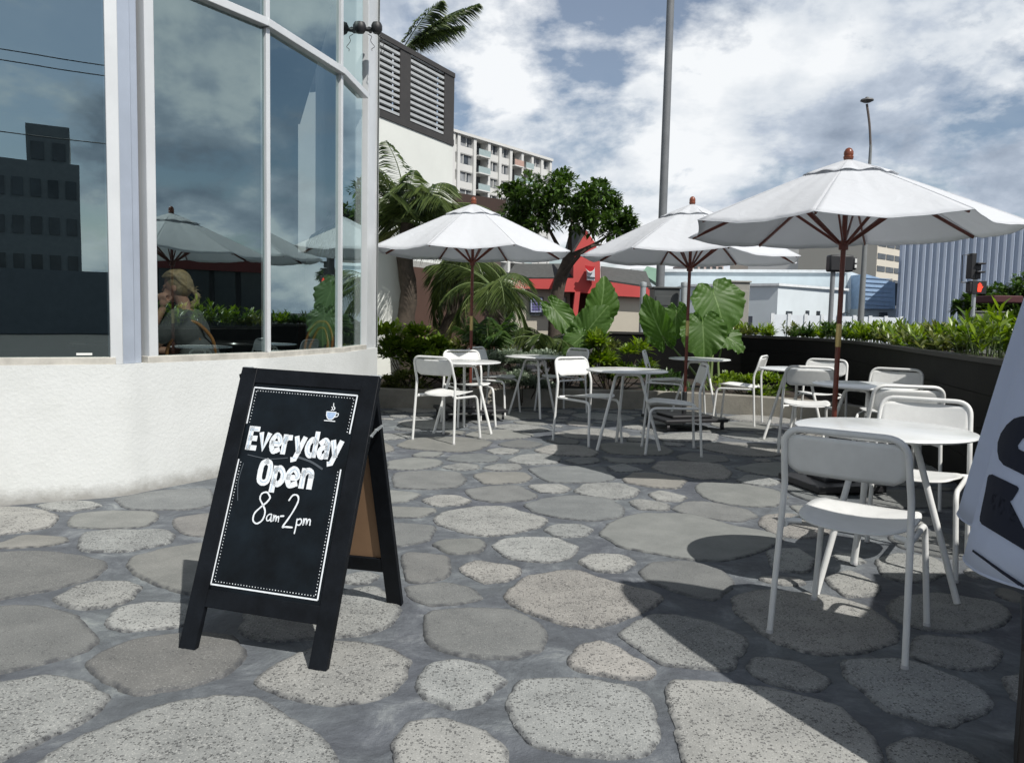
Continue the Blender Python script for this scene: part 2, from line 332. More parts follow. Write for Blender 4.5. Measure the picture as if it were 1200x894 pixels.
# added dimming of the unseen sky overhead, to deepen shade on the ground
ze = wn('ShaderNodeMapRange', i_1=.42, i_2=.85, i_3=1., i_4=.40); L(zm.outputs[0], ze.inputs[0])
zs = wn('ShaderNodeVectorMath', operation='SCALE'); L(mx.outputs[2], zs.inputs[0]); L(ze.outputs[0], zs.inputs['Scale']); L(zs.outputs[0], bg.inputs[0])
sl = bpy.data.lights.new('sun', 'SUN'); sl.energy = 5.0; sl.angle = R(.5); sl.color = (1, .965, .91)
so = bpy.data.objects.new('sun', sl); C.objects.link(so); so.rotation_euler = SUN.to_track_quat('Z', 'Y').to_euler(); so.location = (5, -6, 12)
scn.view_settings.view_transform = 'Standard'; scn.view_settings.look = 'None'; scn.view_settings.exposure = -.12; scn.view_settings.gamma = 1
scn.cycles.max_bounces = 6; scn.cycles.transparent_max_bounces = 12; scn.cycles.caustics_reflective = False; scn.cycles.caustics_refractive = False

# ------------------------------------------------------------------ ground
g = MB().add([(-900, -900, -.05), (900, -900, -.05), (900, 900, -.05), (-900, 900, -.05)], [(0, 1, 2, 3)]); tag(g.build('ground', M['asphalt']), kind='structure')
g = MB(); g.add([(-9, -9, 0), (6, -9, 0), (6, 16, 0), (-9, 16, 0)], [(0, 1, 2, 3)]); tag(g.build('patio', M['mortar']), kind='structure')

ST = """
L -80,612 0,594 37,596 68,604 58,618 32,623 0,627 -60,634|L 43,593 71,588 104,588 119,593 104,597 76,600 56,597
P 81,611 91,602 130,599 182,600 182,609 169,618 126,620 87,618|P 2,637 28,627 76,630 78,635 54,640 2,643 -30,641
L 93,633 100,625 130,622 191,622 204,628 199,637 152,646 113,647 95,645|D -110,680 -60,650 54,646 121,657 124,665 106,678 50,693 0,702 -80,712
P 152,663 156,654 195,644 238,637 275,650 270,690 221,698 184,685 156,672|L 63,703 91,688 113,683 147,683 166,689 152,702 130,711 100,714 82,712
D 134,585 180,576 245,572 250,590 220,598 150,597|D 204,611 208,607 247,601 265,615 249,629 217,627 206,618
L 127,728 138,713 176,707 213,709 232,717 209,736 149,740 130,735|D -120,740 0,711 49,712 86,722 114,750 101,764 0,790 -110,800
D 103,778 123,764 168,749 232,743 276,750 286,769 261,792 209,808 161,814 142,807 112,790|L -120,860 -60,815 0,803 52,793 97,801 123,818 112,836 67,859 0,892 -80,900
L 37,898 96,864 179,831 258,815 300,822 354,852 387,881 400,912 380,960 240,1010 60,980|L 300,799 328,776 385,752 422,754 459,762 478,776 473,793 459,810 436,820 391,827 337,817
L 399,694 436,687 453,697 468,714 456,734 422,745 385,747 328,752 300,749 282,738 290,715 340,700|D 476,688 522,683 550,690 564,702 536,708 505,710 482,702
L 537,667 559,657 607,665 609,671 592,682 566,684|D 499,725 506,717 547,714 600,716 630,731 639,747 630,762 592,773 536,768 499,753
L 491,807 499,781 536,774 574,785 592,800 562,822 532,831 499,819|L 459,875 480,849 517,843 562,856 594,882 580,915 480,918
L 598,822 611,800 645,796 694,798 739,805 753,816 765,836 769,862 759,884 716,887 662,883 623,871 604,850|L 665,776 679,759 705,754 733,765 765,785 756,795 722,795 677,786
L 593,698 611,680 651,670 677,670 714,683 765,694 776,701 762,712 728,728 699,735 665,734 631,722 603,711|L 726,744 742,731 765,721 790,721 836,731 873,748 867,766 853,786 813,783 779,779 750,762
L 783,810 790,799 821,798 880,806 908,809 981,829 1013,856 1028,885 1030,925 960,960 820,950 797,870|L 876,783 882,773 897,771 940,778 972,798 955,810 932,808 902,800
L 1045,880 1066,866 1098,870 1150,890 1130,935 1055,925|L 859,701 888,692 967,698 1013,710 1048,736 1048,754 1013,764 961,768 908,754 862,716
L 1069,757 1083,745 1142,751 1174,765 1165,783 1127,786 1072,771|L 990,774 1060,774 1142,803 1165,827 1112,853 1037,832 996,797
L 1040,713 1054,701 1098,695 1171,707 1185,727 1142,742 1083,739 1048,725|L 1025,657 1054,649 1098,655 1112,672 1072,684 1037,678
L 967,678 996,669 1031,687 1025,698 990,701|L 897,646 935,643 955,657 946,672 908,669
L 677,660 694,650 728,651 745,660 728,671 699,670|D 748,671 762,661 802,658 844,668 860,683 839,705 807,698 762,683
P 703,626 720,611 750,602 810,603 855,616 900,624 920,633 880,650 850,657 810,656 761,648 727,641|L 509,608 522,600 561,594 592,594 618,602 643,609 631,618 598,626 568,629 535,622 514,615
L 578,641 590,632 618,630 652,631 679,642 665,656 635,659 596,655|L 638,622 652,615 678,615 694,621 683,629 652,630
L 494,587 512,581 535,581 552,587 542,592 512,594|D 544,575 570,571 605,569 631,581 620,587 579,589 557,586
D 614,592 635,585 670,581 712,584 731,596 728,606 693,611 650,606 625,600|D 462,554 505,552 538,554 546,563 535,571 501,574 462,572
P 555,557 570,554 613,554 624,560 613,566 566,568|L 620,569 635,568 657,568 669,573 661,578 633,578
L 673,576 685,568 723,566 749,574 745,581 719,586 689,582|D 619,550 641,547 706,547 722,562 700,566 645,566 630,558
P 455,541 483,537 512,539 520,543 505,549 479,551 455,550|L 517,548 538,543 560,545 559,550 538,552
L 566,549 581,544 609,544 610,551 579,552|L 594,540 609,534 635,532 658,537 652,544 613,545
L 661,540 678,537 700,537 702,542 680,545|L 625,528 646,522 683,523 702,531 695,536 640,533
D 583,521 609,515 638,521 620,526 592,524|L 570,528 587,525 610,528 600,532.5 579,532.5
P 464,522 483,514 535,512 580,518 557,529 527,530 477,526|P 483,534 496,530 520,531 511,536 488,536
D 529,534 561,532 586,536 579,542 538,542 522,539|P 544,510 561,505 592,504 628,510 613,514 566,516
P 455,594 509,596 510,600 492,607 455,606|P 452,574 494,579 479,588 452,590
P 507,639 522,633 561,633 568,639 563,647 527,650|D 455,613 511,617 503,634 455,643
D 470,648 525,652 527,669 517,680 476,684|P 705,536 723,538 767,539 760,544 719,543
L 712,547 730,544 758,552 723,554|L 763,548 773,541 801,541 845,544 857,555 851,562 819,562 773,553
P 731,562 741,555 767,555 806,563 793,573 767,571.5 734,566|L 760,580 773,575 806,583 797,588 771,587
L 737,588 751.5,585.6 783,591 783,598.6 749,597.5|P 814,572.6 821,566 866,567 910,575 923,583 907.5,594 875,594 832,587
D 788,597.5 801,589 827,588 875,597.5 888,606 866,612 814,606|L 864,563 875,557 897,560 915,566 901,570 871,567
P 858,549 886,543 919,542 927,560 892,557|D 794,535 810,531 851,535 853,541 827,543 797,539
L 888,613 897,604 925,602 960,610 975,625 940,632 905,626|D 916,571.5 940,567 965,573 985,585 955,590 930,580
"""
def inpoly(x, y, poly):
    c = False; n = len(poly); j = n - 1
    for i in range(n):
        xi, yi = poly[i]; xj, yj = poly[j]
        if (yi > y) != (yj > y) and x < (xj - xi) * (y - yi) / (yj - yi) + xi: c = not c
        j = i
    return c
stones = []
for item in ST.replace('\n', '|').split('|'):
    item = item.strip()
    if not item: continue
    k, *pp = item.split()
    poly = [P(*map(float, q.split(','))) for q in pp]
    stones.append((k, [(p.x, p.y) for p in poly]))
def area(p): return sum(p[i - 1][0] * p[i][1] - p[i][0] * p[i - 1][1] for i in range(len(p))) / 2
BW = [(-6.2, 4.0), (-2.63, 5.0), (-2.16, 5.63), (-1.76, 6.47), (-1.42, 8.5), (-3, 16), (-9, 16), (-9, 4)]
rs = random.Random(5)
boxes = [(min(x for x, y in s), max(x for x, y in s), min(y for x, y in s), max(y for x, y in s)) for k, s in stones]
def grow(poly, d):
    cx = sum(p[0] for p in poly) / len(poly); cy = sum(p[1] for p in poly) / len(poly)
    o = []
    for x, y in poly:
        l = math.hypot(x - cx, y - cy); o.append((x + (x - cx) / l * d, y + (y - cy) / l * d))
    return o
def free(poly, gap):
    gp = grow(poly, gap); bx = (min(p[0] for p in gp), max(p[0] for p in gp), min(p[1] for p in gp), max(p[1] for p in gp))
    for (k, s), b in zip(stones, boxes):
        if b[0] > bx[1] or b[1] < bx[0] or b[2] > bx[3] or b[3] < bx[2]: continue
        if any(inpoly(x, y, gp) for x, y in s) or any(inpoly(x, y, s) for x, y in gp): return False
        cx = sum(p[0] for p in s) / len(s); cy = sum(p[1] for p in s) / len(s)
        if inpoly(cx, cy, gp): return False
    if any(inpoly(x, y, BW) for x, y in poly): return False
    return True
for size, tries in ((.44, 700), (.32, 1500), (.22, 2600), (.14, 3200), (.09, 2500)):
    for _ in range(tries):
        x, y = rs.uniform(-5.5, 4.8), rs.uniform(.2, 11.2)
        a = rs.uniform(0, PI); e = rs.uniform(.6, .95); ph = rs.uniform(0, 6)
        n = 9; poly = []
        for i in range(n):
            t = 2 * PI * i / n + rs.uniform(-.15, .15); r = size * rs.uniform(.82, 1.1)
            u, v = r * math.cos(t), r * e * math.sin(t)
            poly.append((x + u * math.cos(a) - v * math.sin(a), y + u * math.sin(a) + v * math.cos(a)))
        if free(poly, .036):
            stones.append((rs.choice('LLLPPD'), poly)); boxes.append((min(p[0] for p in poly), max(p[0] for p in poly), min(p[1] for p in poly), max(p[1] for p in poly)))
edge = []; sb = MB(); KI = {'L': 0, 'D': 1, 'P': 2}
for k, poly in stones:
    if area(poly) < 0: poly = poly[::-1]
    poly = grow(poly, .014)
    for cc_ in (.86, .8):   # corner cutting
        q = []
        for i in range(len(poly)):
            a = poly[i]; b = poly[(i + 1) % len(poly)]
            q += [(a[0] * cc_ + b[0] * (1 - cc_), a[1] * cc_ + b[1] * (1 - cc_)), (a[0] * (1 - cc_) + b[0] * cc_, a[1] * (1 - cc_) + b[1] * cc_)]
        poly = q
    # resample and roughen the edge
    q = []
    for i in range(len(poly)):
        a = poly[i]; b = poly[(i + 1) % len(poly)]; l = math.hypot(b[0] - a[0], b[1] - a[1]); m = max(1, int(l / .016))
        for j in range(m): q.append((a[0] + (b[0] - a[0]) * j / m, a[1] + (b[1] - a[1]) * j / m))
    n = len(q); cx = sum(p[0] for p in q) / n; cy = sum(p[1] for p in q) / n
    from mathutils import noise as mnoise
    def jit(x, y):
        v = mnoise.fractal(Vector((x * 7, y * 7, 3.1)), .8, 2.2, 4); w_ = mnoise.noise(Vector((x * 45, y * 45, 9.7))); l = math.hypot(x - cx, y - cy) + 1e-6
        d = v * .013 + w_ * .005; return (x + (x - cx) / l * d, y + (y - cy) / l * d)
    q = [jit(x, y) for x, y in q]
    hgt = rs.uniform(.007, .013)
    rings = []
    for d, z in ((.004, -.004), (0, hgt * .45), (-.008, hgt * .85), (-.022, hgt)):
        ring = []
        for x, y in q:
            l = math.hypot(x - cx, y - cy); dd = d * min(1, l / .06)
            ring.append((x + (x - cx) / l * dd, y + (y - cy) / l * dd, z))
        rings.append(ring)
    vs = [p for r_ in rings for p in r_]
    for f_ in (.55,): vs += [(cx + (x - cx) * f_, cy + (y - cy) * f_, hgt + rs.uniform(-.0008, .0015)) for x, y in q]
    vs.append((cx, cy, hgt + .001)); fs = []
    for ri in range(4):
        for i in range(n): fs.append((ri * n + i, ri * n + (i + 1) % n, (ri + 1) * n + (i + 1) % n, (ri + 1) * n + i))
    for i in range(n): fs.append((4 * n + i, 4 * n + (i + 1) % n, 5 * n))
    sb.add(vs, fs, KI[k], True); edge += [1.] * (2 * n) + [.75] * n + [0.] * (2 * n) + [0.]
so_ = sb.build('paving_stones', [M['stoneL'], M['stoneD'], M['stoneP']]); tag(so_, kind='structure')
at_ = so_.data.attributes.new('joint', 'FLOAT', 'POINT'); at_.data.foreach_set('value', edge)

# ------------------------------------------------------------------ A-frame sign
def make_sign():
    x, y, yaw, lean, roll, W, Ln = -.899, 2.683, -.256, .355, .023, .59, 1.068
    X = Vector((math.cos(yaw), math.sin(yaw), 0)); N = Vector((-math.sin(yaw), math.cos(yaw), 0)); Z = Vector((0, 0, 1))
    t = thing('sidewalk_sign', 'black folding A-frame chalkboard sign reading Everyday Open 8am-2pm on the stone paving', 'sign', (x, y, 0))
    def frame(sgn, org, rl, ln=lean):
        up = N * (math.sin(ln) * sgn) + Z * math.cos(ln)
        X2 = X * math.cos(rl) - up * math.sin(rl); u2 = up * math.cos(rl) + X * math.sin(rl)
        n = X2.cross(u2); Mx = Matrix((X2, -n, u2)).transposed().to_4x4(); Mx.translation = org; return Mx
    # local: x across, y backwards (into board), z up the board ; centre bottom origin
    Fm = frame(1, Vector((0, 0, 0)), roll)
    sp = .668
    Bm = frame(-1, N * sp, -.012, .262) 
    fw, th = .068, .024
    def panel(Mx, Ln, front):
        o = MB()
        s = 1 if front else -1
        o.box(-W / 2 + fw / 2, 0, Ln / 2, fw, th, Ln, M=Mx); o.box(W / 2 - fw / 2, 0, Ln / 2, fw, th, Ln, M=Mx)
        o.box(0, 0, Ln - .03, W - 2 * fw + .002, th - .004, .06, M=Mx); o.box(0, 0, .188, W - 2 * fw + .002, th - .004, .064, M=Mx)
        return o
    f = panel(Fm, Ln, True).build('front_frame', M['blackwood'], t, bevel=.002)
    LB = 1.02; bk = panel(Bm, LB, False).build('rear_frame', M['blackwood'], t, bevel=.002)
    BD = MB().box(0, .0, .615, W - 2 * fw + .01, .008, .81, M=Fm).build('chalkboard', M['chalkb'], t)
    hb = MB().box(0, .004, .59, W - 2 * fw + .006, .006, .76, M=Bm)
    hb.build('hardboard_back', M['hardboard'], t)
    for q in (-1, 1):
        h = MB(); a = Fm @ Vector((q * (W / 2 - .02), 0, Ln)); c = Bm @ Vector((q * (W / 2 - .02), 0, LB))
        h.tube([a - X * .02, a + X * .02], .006); h.build('hinge', M['steel'], t)
        br = MB(); a = Fm @ Vector((q * (W / 2 + .003), .004, .84)); c = Bm @ Vector((q * (W / 2 + .003), -.004, .82)); mid = (a + c) / 2 + Vector((0, 0, .004))
        br.bar(a, mid, .003, .012); br.bar(mid, c, .003, .012)
        for p in (a, mid, c): br.tube([p - X * .006, p + X * .006], .005)
        br.build('stay', M['steel'], t)
    FR = -.0055   # chalk in front of the board face
    def L2(u, v, d=0): return Fm @ Vector((u, FR - d, v))
    # chalk border line with dotted inner row, broken beside the words
    bd = MB()
    def seg(a, b):
        a = Vector(a); b = Vector(b); d = (b - a).normalized(); n = Vector((-d.y, d.x)) * .0028
        bd.add([L2(*(a + n)), L2(*(a - n)), L2(*(b - n)), L2(*(b + n))], [(0, 1, 2, 3)])
    rr = random.Random(3)
    segs = [((-.224, .845), (-.226, .99)), ((-.226, .99), (.217, .988)), ((.217, .988), (.214, .84)), ((.206, .705), (.211, .238)), ((.211, .238), (-.225, .238)), ((-.225, .238), (-.224, .705))]
    for a, b in segs: seg(a, b)
    bd.build('chalk_border', M['chalk'], BD)
    for a, b, n in (((-.213, .845), (-.213, .98), (0, 0)), ((-.213, .978), (.206, .976), 0), ((.206, .976), (.203, .84), 0), ((.196, .7), (.2, .25), 0), ((.2, .25), (-.213, .25), 0), ((-.213, .25), (-.213, .70), 0)):
        a = Vector(a); b = Vector(b); l = (b - a).length; k = int(l / .0115); dt = MB()
        for i in range(k):
            p = a + (b - a) * ((i + .5) / k); r_ = .0019 * rr.uniform(.8, 1.2)
            dt.add([L2(p.x + r_ * math.cos(q * PI / 3), p.y + r_ * math.sin(q * PI / 3)) for q in range(6)], [tuple(range(6))])
        dt.build('chalk_dots', M['chalk'], BD)
    # block lettering drawn as fat strokes
    def stroke(mb, pts, wdt, d=0.0002, wv=0, square=False):
        pts = [Vector(p) for p in pts]; vs = []
        if square: pts[0] = pts[0] + (pts[0] - pts[1]).normalized() * wdt * .38; pts[-1] = pts[-1] + (pts[-1] - pts[-2]).normalized() * wdt * .38
        for i, p in enumerate(pts):
            tt = (pts[min(i + 1, len(pts) - 1)] - pts[max(i - 1, 0)]).normalized(); n = Vector((-tt.y, tt.x)) * (wdt / 2 * (1 + rr.uniform(-wv, wv)))
            vs += [L2(*(p + n), d), L2(*(p - n), d)]
        mb.add(vs, [(2 * i, 2 * i + 1, 2 * i + 3, 2 * i + 2) for i in range(len(pts) - 1)])
        for p in (() if square else (pts[0], pts[-1])):
            mb.add([L2(p.x + wdt / 2 * math.cos(q * PI / 4), p.y + wdt / 2 * math.sin(q * PI / 4), d + .00005) for q in range(8)], [tuple(range(8))])
    def cur(pts, n=8):  # catmull-rom
        pts = [Vector(p) for p in pts]; o_ = []
        for i in range(len(pts) - 1):
            p0 = pts[max(i - 1, 0)]; p1 = pts[i]; p2 = pts[i + 1]; p3 = pts[min(i + 2, len(pts) - 1)]
            for k in range(n):
                q = k / n; o_.append(.5 * ((2 * p1) + (p2 - p0) * q + (2 * p0 - 5 * p1 + 4 * p2 - p3) * q * q + (3 * p1 - p0 - 3 * p2 + p3) * q ** 3))
        return o_ + [pts[-1]]
    # glyphs in a unit box (w~.62 wide, x-height .72, cap 1)
    G = {
        'E': [[(.08, .06), (.08, .94)], [(.08, .92), (.5, .92)], [(.08, .5), (.44, .5)], [(.08, .08), (.5, .08)]],
        'v': [[(.04, .72), (.28, .06), (.52, .72)]],
        'e': [cur([(.08, .38), (.5, .38), (.5, .6), (.28, .74), (.06, .55), (.06, .25), (.22, .04), (.5, .12)])],
        'r': [[(.08, .04), (.08, .74)], cur([(.08, .52), (.22, .68), (.42, .7)])],
        'y': [[(.04, .72), (.27, .14)], [(.52, .72), (.27, .14), (.12, -.2), (-.0, -.22)]],
        'd': [[(.5, .04), (.5, 1.0)], cur([(.5, .6), (.28, .73), (.06, .5), (.06, .2), (.26, .03), (.5, .14)])],
        'a': [[(.5, .04), (.5, .6)], cur([(.5, .6), (.3, .75), (.08, .62)]), cur([(.5, .42), (.2, .42), (.05, .22), (.2, .03), (.5, .14)])],
        'O': [cur([(.28, .96), (.05, .8), (.05, .2), (.28, .04), (.51, .2), (.51, .8), (.28, .96)])],
        'p': [[(.08, -.24), (.08, .72)], cur([(.08, .6), (.3, .73), (.52, .5), (.52, .22), (.32, .04), (.08, .14)])],
        'n': [[(.08, .04), (.08, .72)], cur([(.08, .54), (.26, .72), (.46, .66), (.5, .5)]), [(.5, .5), (.5, .04)]],
    }
    def word(mb, txt, u0, u1, v0, h, wdt, slope=0):
        n = len(txt); adv = (u1 - u0) / n
        for i, ch in enumerate(txt):
            ox = u0 + adv * i; sc = adv * 1.32 if ch not in 'r' else adv * 1.25; dv = slope * i; ox += adv * .08
            for st in G[ch]:
                stroke(mb, [(ox + p[0] * sc, v0 + dv + p[1] * h) for p in st], wdt, d=.0002 + .0001 * (i % 3), wv=.08, square=True)
    wd = MB(); word(wd, 'Everyday', -.206, .20, .746, .088, .0205, slope=-.0008); word(wd, 'Open', -.128, .108, .622, .088, .022, slope=.0008)
    LW = wd.build('block_lettering', M['chalk'], BD); mstreak = mat('chalk_streak', (.48, .60, .72), .9)
    it = MB()
    def thin(mb, pts, wdt=.0022): stroke(mb, pts, wdt, .0009)
    rr2 = random.Random(9)
    for txt, u0, u1, v0, h, in (('Everyday', -.206, .20, .746, .086), ('Open', -.128, .108, .622, .086)):
        adv = (u1 - u0) / len(txt)
        for i, ch in enumerate(txt):
            for st in G[ch][:2]:
                word2 = MB(); j = rr2.uniform(-.003, .003)
                pp = [(u0 + adv * (i + .08) + p[0] * adv * 1.32 + j, v0 + p[1] * h + j) for p in st]
                if len(pp) > 3: a0 = rr2.randint(0, len(pp) // 2); pp = pp[a0:a0 + len(pp) // 2]
                stroke(word2, pp, .0028, .0009, .3); word2.build('chalk_streak', mstreak, LW)
    hw = MB()
    stroke(hw, cur([(-.06, .578), (-.075, .592), (-.095, .585), (-.098, .565), (-.08, .543), (-.066, .52), (-.07, .49), (-.09, .474), (-.108, .484), (-.108, .51), (-.088, .535), (-.068, .555), (-.058, .572), (-.062, .582)], 5), .0062, wv=.15)
    stroke(hw, cur([(-.037, .514), (-.048, .512), (-.055, .5), (-.05, .489), (-.04, .494), (-.036, .512), (-.036, .49), (-.031, .49)], 4), .0045, wv=.15)
    stroke(hw, cur([(-.027, .512), (-.026, .488), (-.023, .506), (-.017, .510), (-.015, .49), (-.012, .506), (-.006, .508), (-.004, .49)], 4), .0045, wv=.15)
    stroke(hw, [(.001, .511), (.013, .513)], .006)
    stroke(hw, cur([(.022, .572), (.034, .592), (.052, .593), (.06, .575), (.05, .54), (.034, .505), (.018, .474), (.028, .475), (.056, .476)], 5), .0062, wv=.15)
    stroke(hw, cur([(.07, .508), (.071, .48), (.07, .456)], 3), .005); stroke(hw, cur([(.071, .505), (.084, .51), (.09, .5), (.084, .488), (.072, .488)], 4), .005)
    stroke(hw, cur([(.097, .512), (.098, .488), (.101, .508), (.108, .512), (.111, .492), (.115, .51), (.123, .51), (.125, .492)], 4), .005, wv=.15)
    hw.build('handwriting', M['chalk'], BD)
    cup = MB()
    cu = [(.104, .917), (.144, .917), (.142, .903), (.136, .893), (.13, .888), (.118, .888), (.111, .893), (.106, .903)]
    cup.add([L2(u, v, .0004) for u, v in cu], [tuple(range(8))], 1)
    stroke(cup, cu + [cu[0]], .0035, .0007)
    stroke(cup, cur([(.143, .912), (.153, .913), (.152, .903), (.14, .898)], 4), .0032)
    stroke(cup, [(.101, .8825), (.145, .8825)], .0035)
    stroke(cup, cur([(.121, .923), (.126, .93), (.121, .937)], 3), .003); stroke(cup, cur([(.129, .924), (.135, .932), (.128, .94), (.126, .951)], 3), .0035)
    cup.build('cup_drawing', [M['chalk'], M['chalkblue']], BD)
    # smudges left by wiping
    sm = MB(); stroke(sm, cur([(.02, .735), (.08, .722), (.13, .700)], 6), .008); 
    stroke(sm, cur([(-.2, .69), (-.205, .62), (-.19, .55)], 6), .003)
    stroke(sm, cur([(-.19, .725), (-.1, .717), (-.02, .728)], 6), .003)
    sm.build('chalk_smudge', mat('faint_chalk_smear', (.075, .09, .105), .9), BD)
    # faint round maker's stamp on the hardboard
    stp = MB(); cc = Vector((.02, .0, .33))
    def B2(u, v): return Bm @ Vector((u, -.0012, v))
    for i in range(9):
        a = PI * (.12 + .76 * i / 8); u, v = .055 * math.cos(a), .03 * math.sin(a)
        stp.add([B2(u - .003, .30 + v - .003), B2(u + .003, .30 + v - .003), B2(u + .003, .30 + v + .003), B2(u - .003, .30 + v + .003)], [(0, 1, 2, 3)])
    for v in (.285, .293): stp.add([B2(-.04, v), B2(.04, v), B2(.04, v + .0025), B2(-.04, v + .0025)], [(0, 1, 2, 3)])
    stp.build('stamp', M['hardprint'], [o for o in bpy.data.objects if o.name.startswith('hardboard_back')][0])
    return t
make_sign()

# ------------------------------------------------------------------ cafe building
nodes = [(-6.2, 3.72), None, None, None, None, None]
n1p = P(137, 582); n2p = P(178, 574.5); n3p = P(317.5, 547.5); n4p = P(403, 521); n5p = P(429, 507); n6p = P(441.5, 500)
n0p = n1p + (n1p - P(0, 593)).normalized() * -4.2
def mk(name, label=None): pass
cafe = thing('cafe_building', 'white stucco cafe with a faceted wall of tall tinted windows in silver frames', 'building', (n1p.x, n1p.y, 0))
def cpart(mb, name, m, parent=cafe, **k):
    o = mb.build(name, m, None, **k); o.parent = cafe; 
    o.matrix_parent_inverse = Matrix.Translation(-Vector(cafe.location))
    return o
SZ = .87; TOPZ = 7.2
line = [n0p, n1p, n2p, n3p, n4p, n5p, n6p]
# smooth curved lower wall
def cat(pts, n):
    o = []
    for i in range(len(pts) - 1):
        p0 = pts[max(i - 1, 0)]; p1 = pts[i]; p2 = pts[i + 1]; p3 = pts[min(i + 2, len(pts) - 1)]
        for k in range(n):
            q = k / n; o.append(.5 * ((2 * p1) + (p2 - p0) * q + (2 * p0 - 5 * p1 + 4 * p2 - p3) * q * q + (3 * p1 - p0 - 3 * p2 + p3) * q ** 3))
    return o + [pts[-1]]
base = cat([n0p, n0p.lerp(n1p, .3), n0p.lerp(n1p, .6), n0p.lerp(n1p, .9), n1p, n2p, n2p.lerp(n3p, .25), n2p.lerp(n3p, .75), n3p, n4p, n5p, P(441.5, 500)], 5)
wl = MB(); nb = len(base)
cor = base[-1] + Vector((-2.2, 1.0, 0)); cor2 = base[0] + Vector((-.5, 3, 0))
poly = [(p.x, p.y) for p in base] + [(cor.x, cor.y)]
inn = [p + Vector((-.28, .22, 0)) for p in base]
vs = []; 
for p in base: vs += [(p.x, p.y, -.05), (p.x, p.y, SZ - .03), (p.x, p.y, SZ)]
for p in inn: vs += [(p.x, p.y, SZ)]
fs = []
for i in range(nb - 1):
    a, b = 3 * i, 3 * (i + 1); fs += [(a, b, b + 1, a + 1), (a + 1, b + 1, b + 2, a + 2), (a + 2, b + 2, 3 * nb + i + 1, 3 * nb + i)]
wl.add(vs, fs, 0, True)
cpart(wl, 'lower_wall', M['stucco'])
# corner pier and side wall turning away from the patio
e6 = base[-1]; pr = MB(); sd = Vector((-.35, .94, 0)).normalized()
pr.add([(e6.x, e6.y, -.05), (e6.x + sd.x * 6, e6.y + sd.y * 6, -.05), (e6.x + sd.x * 6, e6.y + sd.y * 6, TOPZ), (e6.x, e6.y, TOPZ)], [(0, 1, 2, 3)])
cpart(pr, 'side_wall', M['stucco'])
def facet(a, b, off=.05):  # pane line set slightly inside
    d = (b - a).normalized(); n = Vector((-d.y, d.x, 0)); return a + n * off, b + n * off, d, n
def vpost(p, w_, dep, d, name, m, z0=SZ, z1=TOPZ):
    mb = MB(); mb.box(p.x, p.y, (z0 + z1) / 2, w_, dep, z1 - z0, rz=math.atan2(d.y, d.x)); return cpart(mb, name, m, bevel=.004)
TR = 3.40
panes = [(n0p, n1p), (n2p, n3p), (n3p, n4p), (n4p, n5p)]
def sz(p): return p
for i, (a, b) in enumerate(panes):
    a2, b2, d, n = facet(a, b, .06)
    L_ = (b2 - a2).length
    for (z0, z1) in ((SZ + .035, TR), (TR + .05, TOPZ)):
        if i == 0: z0, z1 = (SZ + .035, 4.6) if z0 < 2 else (4.65, TOPZ)
        w_ = MB(); w_.add([(a2.x, a2.y, z0), (b2.x, b2.y, z0), (b2.x, b2.y, z1), (a2.x, a2.y, z1)], [(0, 1, 2, 3)])
        cpart(w_, 'window_pane', M['glass'])
    zt = 4.625 if i == 0 else TR + .025
    for z, h_, m_, nm in ((SZ + .02, .05, M['sill'], 'window_sill'), (zt, .06, M['alu'], 'transom')):
        fr = MB(); mid = (a2 + b2) / 2 - n * .02
        fr.box(mid.x, mid.y, z, L_ + .02, .075, h_, rz=math.atan2(d.y, d.x))
        cpart(fr, nm, m_, bevel=.004)
dA = (n1p - n0p).normalized(); dB = (n3p - n2p).normalized(); dC = (n4p - n3p).normalized(); dD = (n5p - n4p).normalized()
vpost(n1p + Vector((-.015, .06, 0)), .075, .09, dA, 'mullion', M['alu'])
vpost(n2p + Vector((-.03, .06, 0)), .07, .1, dB, 'mullion', M['alu'])
cl = MB(); mid = (n1p + n2p) / 2; dd = (n2p - n1p).normalized(); nn = Vector((-dd.y, dd.x, 0))
for t_, w_, o_ in ((.36, .13, .0), (.73, .075, .03)):
    q = n1p.lerp(n2p, t_) + nn * (.065 + o_); cl.box(q.x, q.y, (SZ + TOPZ) / 2, w_, .1, TOPZ - SZ, rz=math.atan2(dd.y, dd.x))
cpart(cl, 'column', M['alu_blue'], bevel=.006)
vpost(n3p + Vector((-.05, .05, 0)), .045, .06, (dB + dC).normalized(), 'mullion', M['alu'])
vpost(n4p + Vector((-.06, .02, 0)), .045, .06, (dC + dD).normalized(), 'mullion', M['alu'])
vpost(n5p.lerp(n6p, .55) + Vector((-.09, .06, 0)), .42, .14, (n6p - n5p).normalized(), 'corner_column', M['alu'])
# inside
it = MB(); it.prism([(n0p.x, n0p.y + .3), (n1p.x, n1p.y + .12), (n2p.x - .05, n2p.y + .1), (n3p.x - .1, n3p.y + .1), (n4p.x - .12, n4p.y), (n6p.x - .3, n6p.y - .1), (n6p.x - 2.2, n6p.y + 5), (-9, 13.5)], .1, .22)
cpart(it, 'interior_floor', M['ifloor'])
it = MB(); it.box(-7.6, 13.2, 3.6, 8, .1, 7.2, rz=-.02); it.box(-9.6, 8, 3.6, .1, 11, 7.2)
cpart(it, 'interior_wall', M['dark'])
it = MB(); it.prism([(n0p.x, n0p.y), (n1p.x, n1p.y), (n2p.x, n2p.y), (n3p.x, n3p.y), (n4p.x, n4p.y), (n6p.x, n6p.y), (n6p.x - 2.05, n6p.y + 5.6), (-10, 13.5)], TOPZ, TOPZ + .3)
cpart(it, 'roof', M['stucco'])
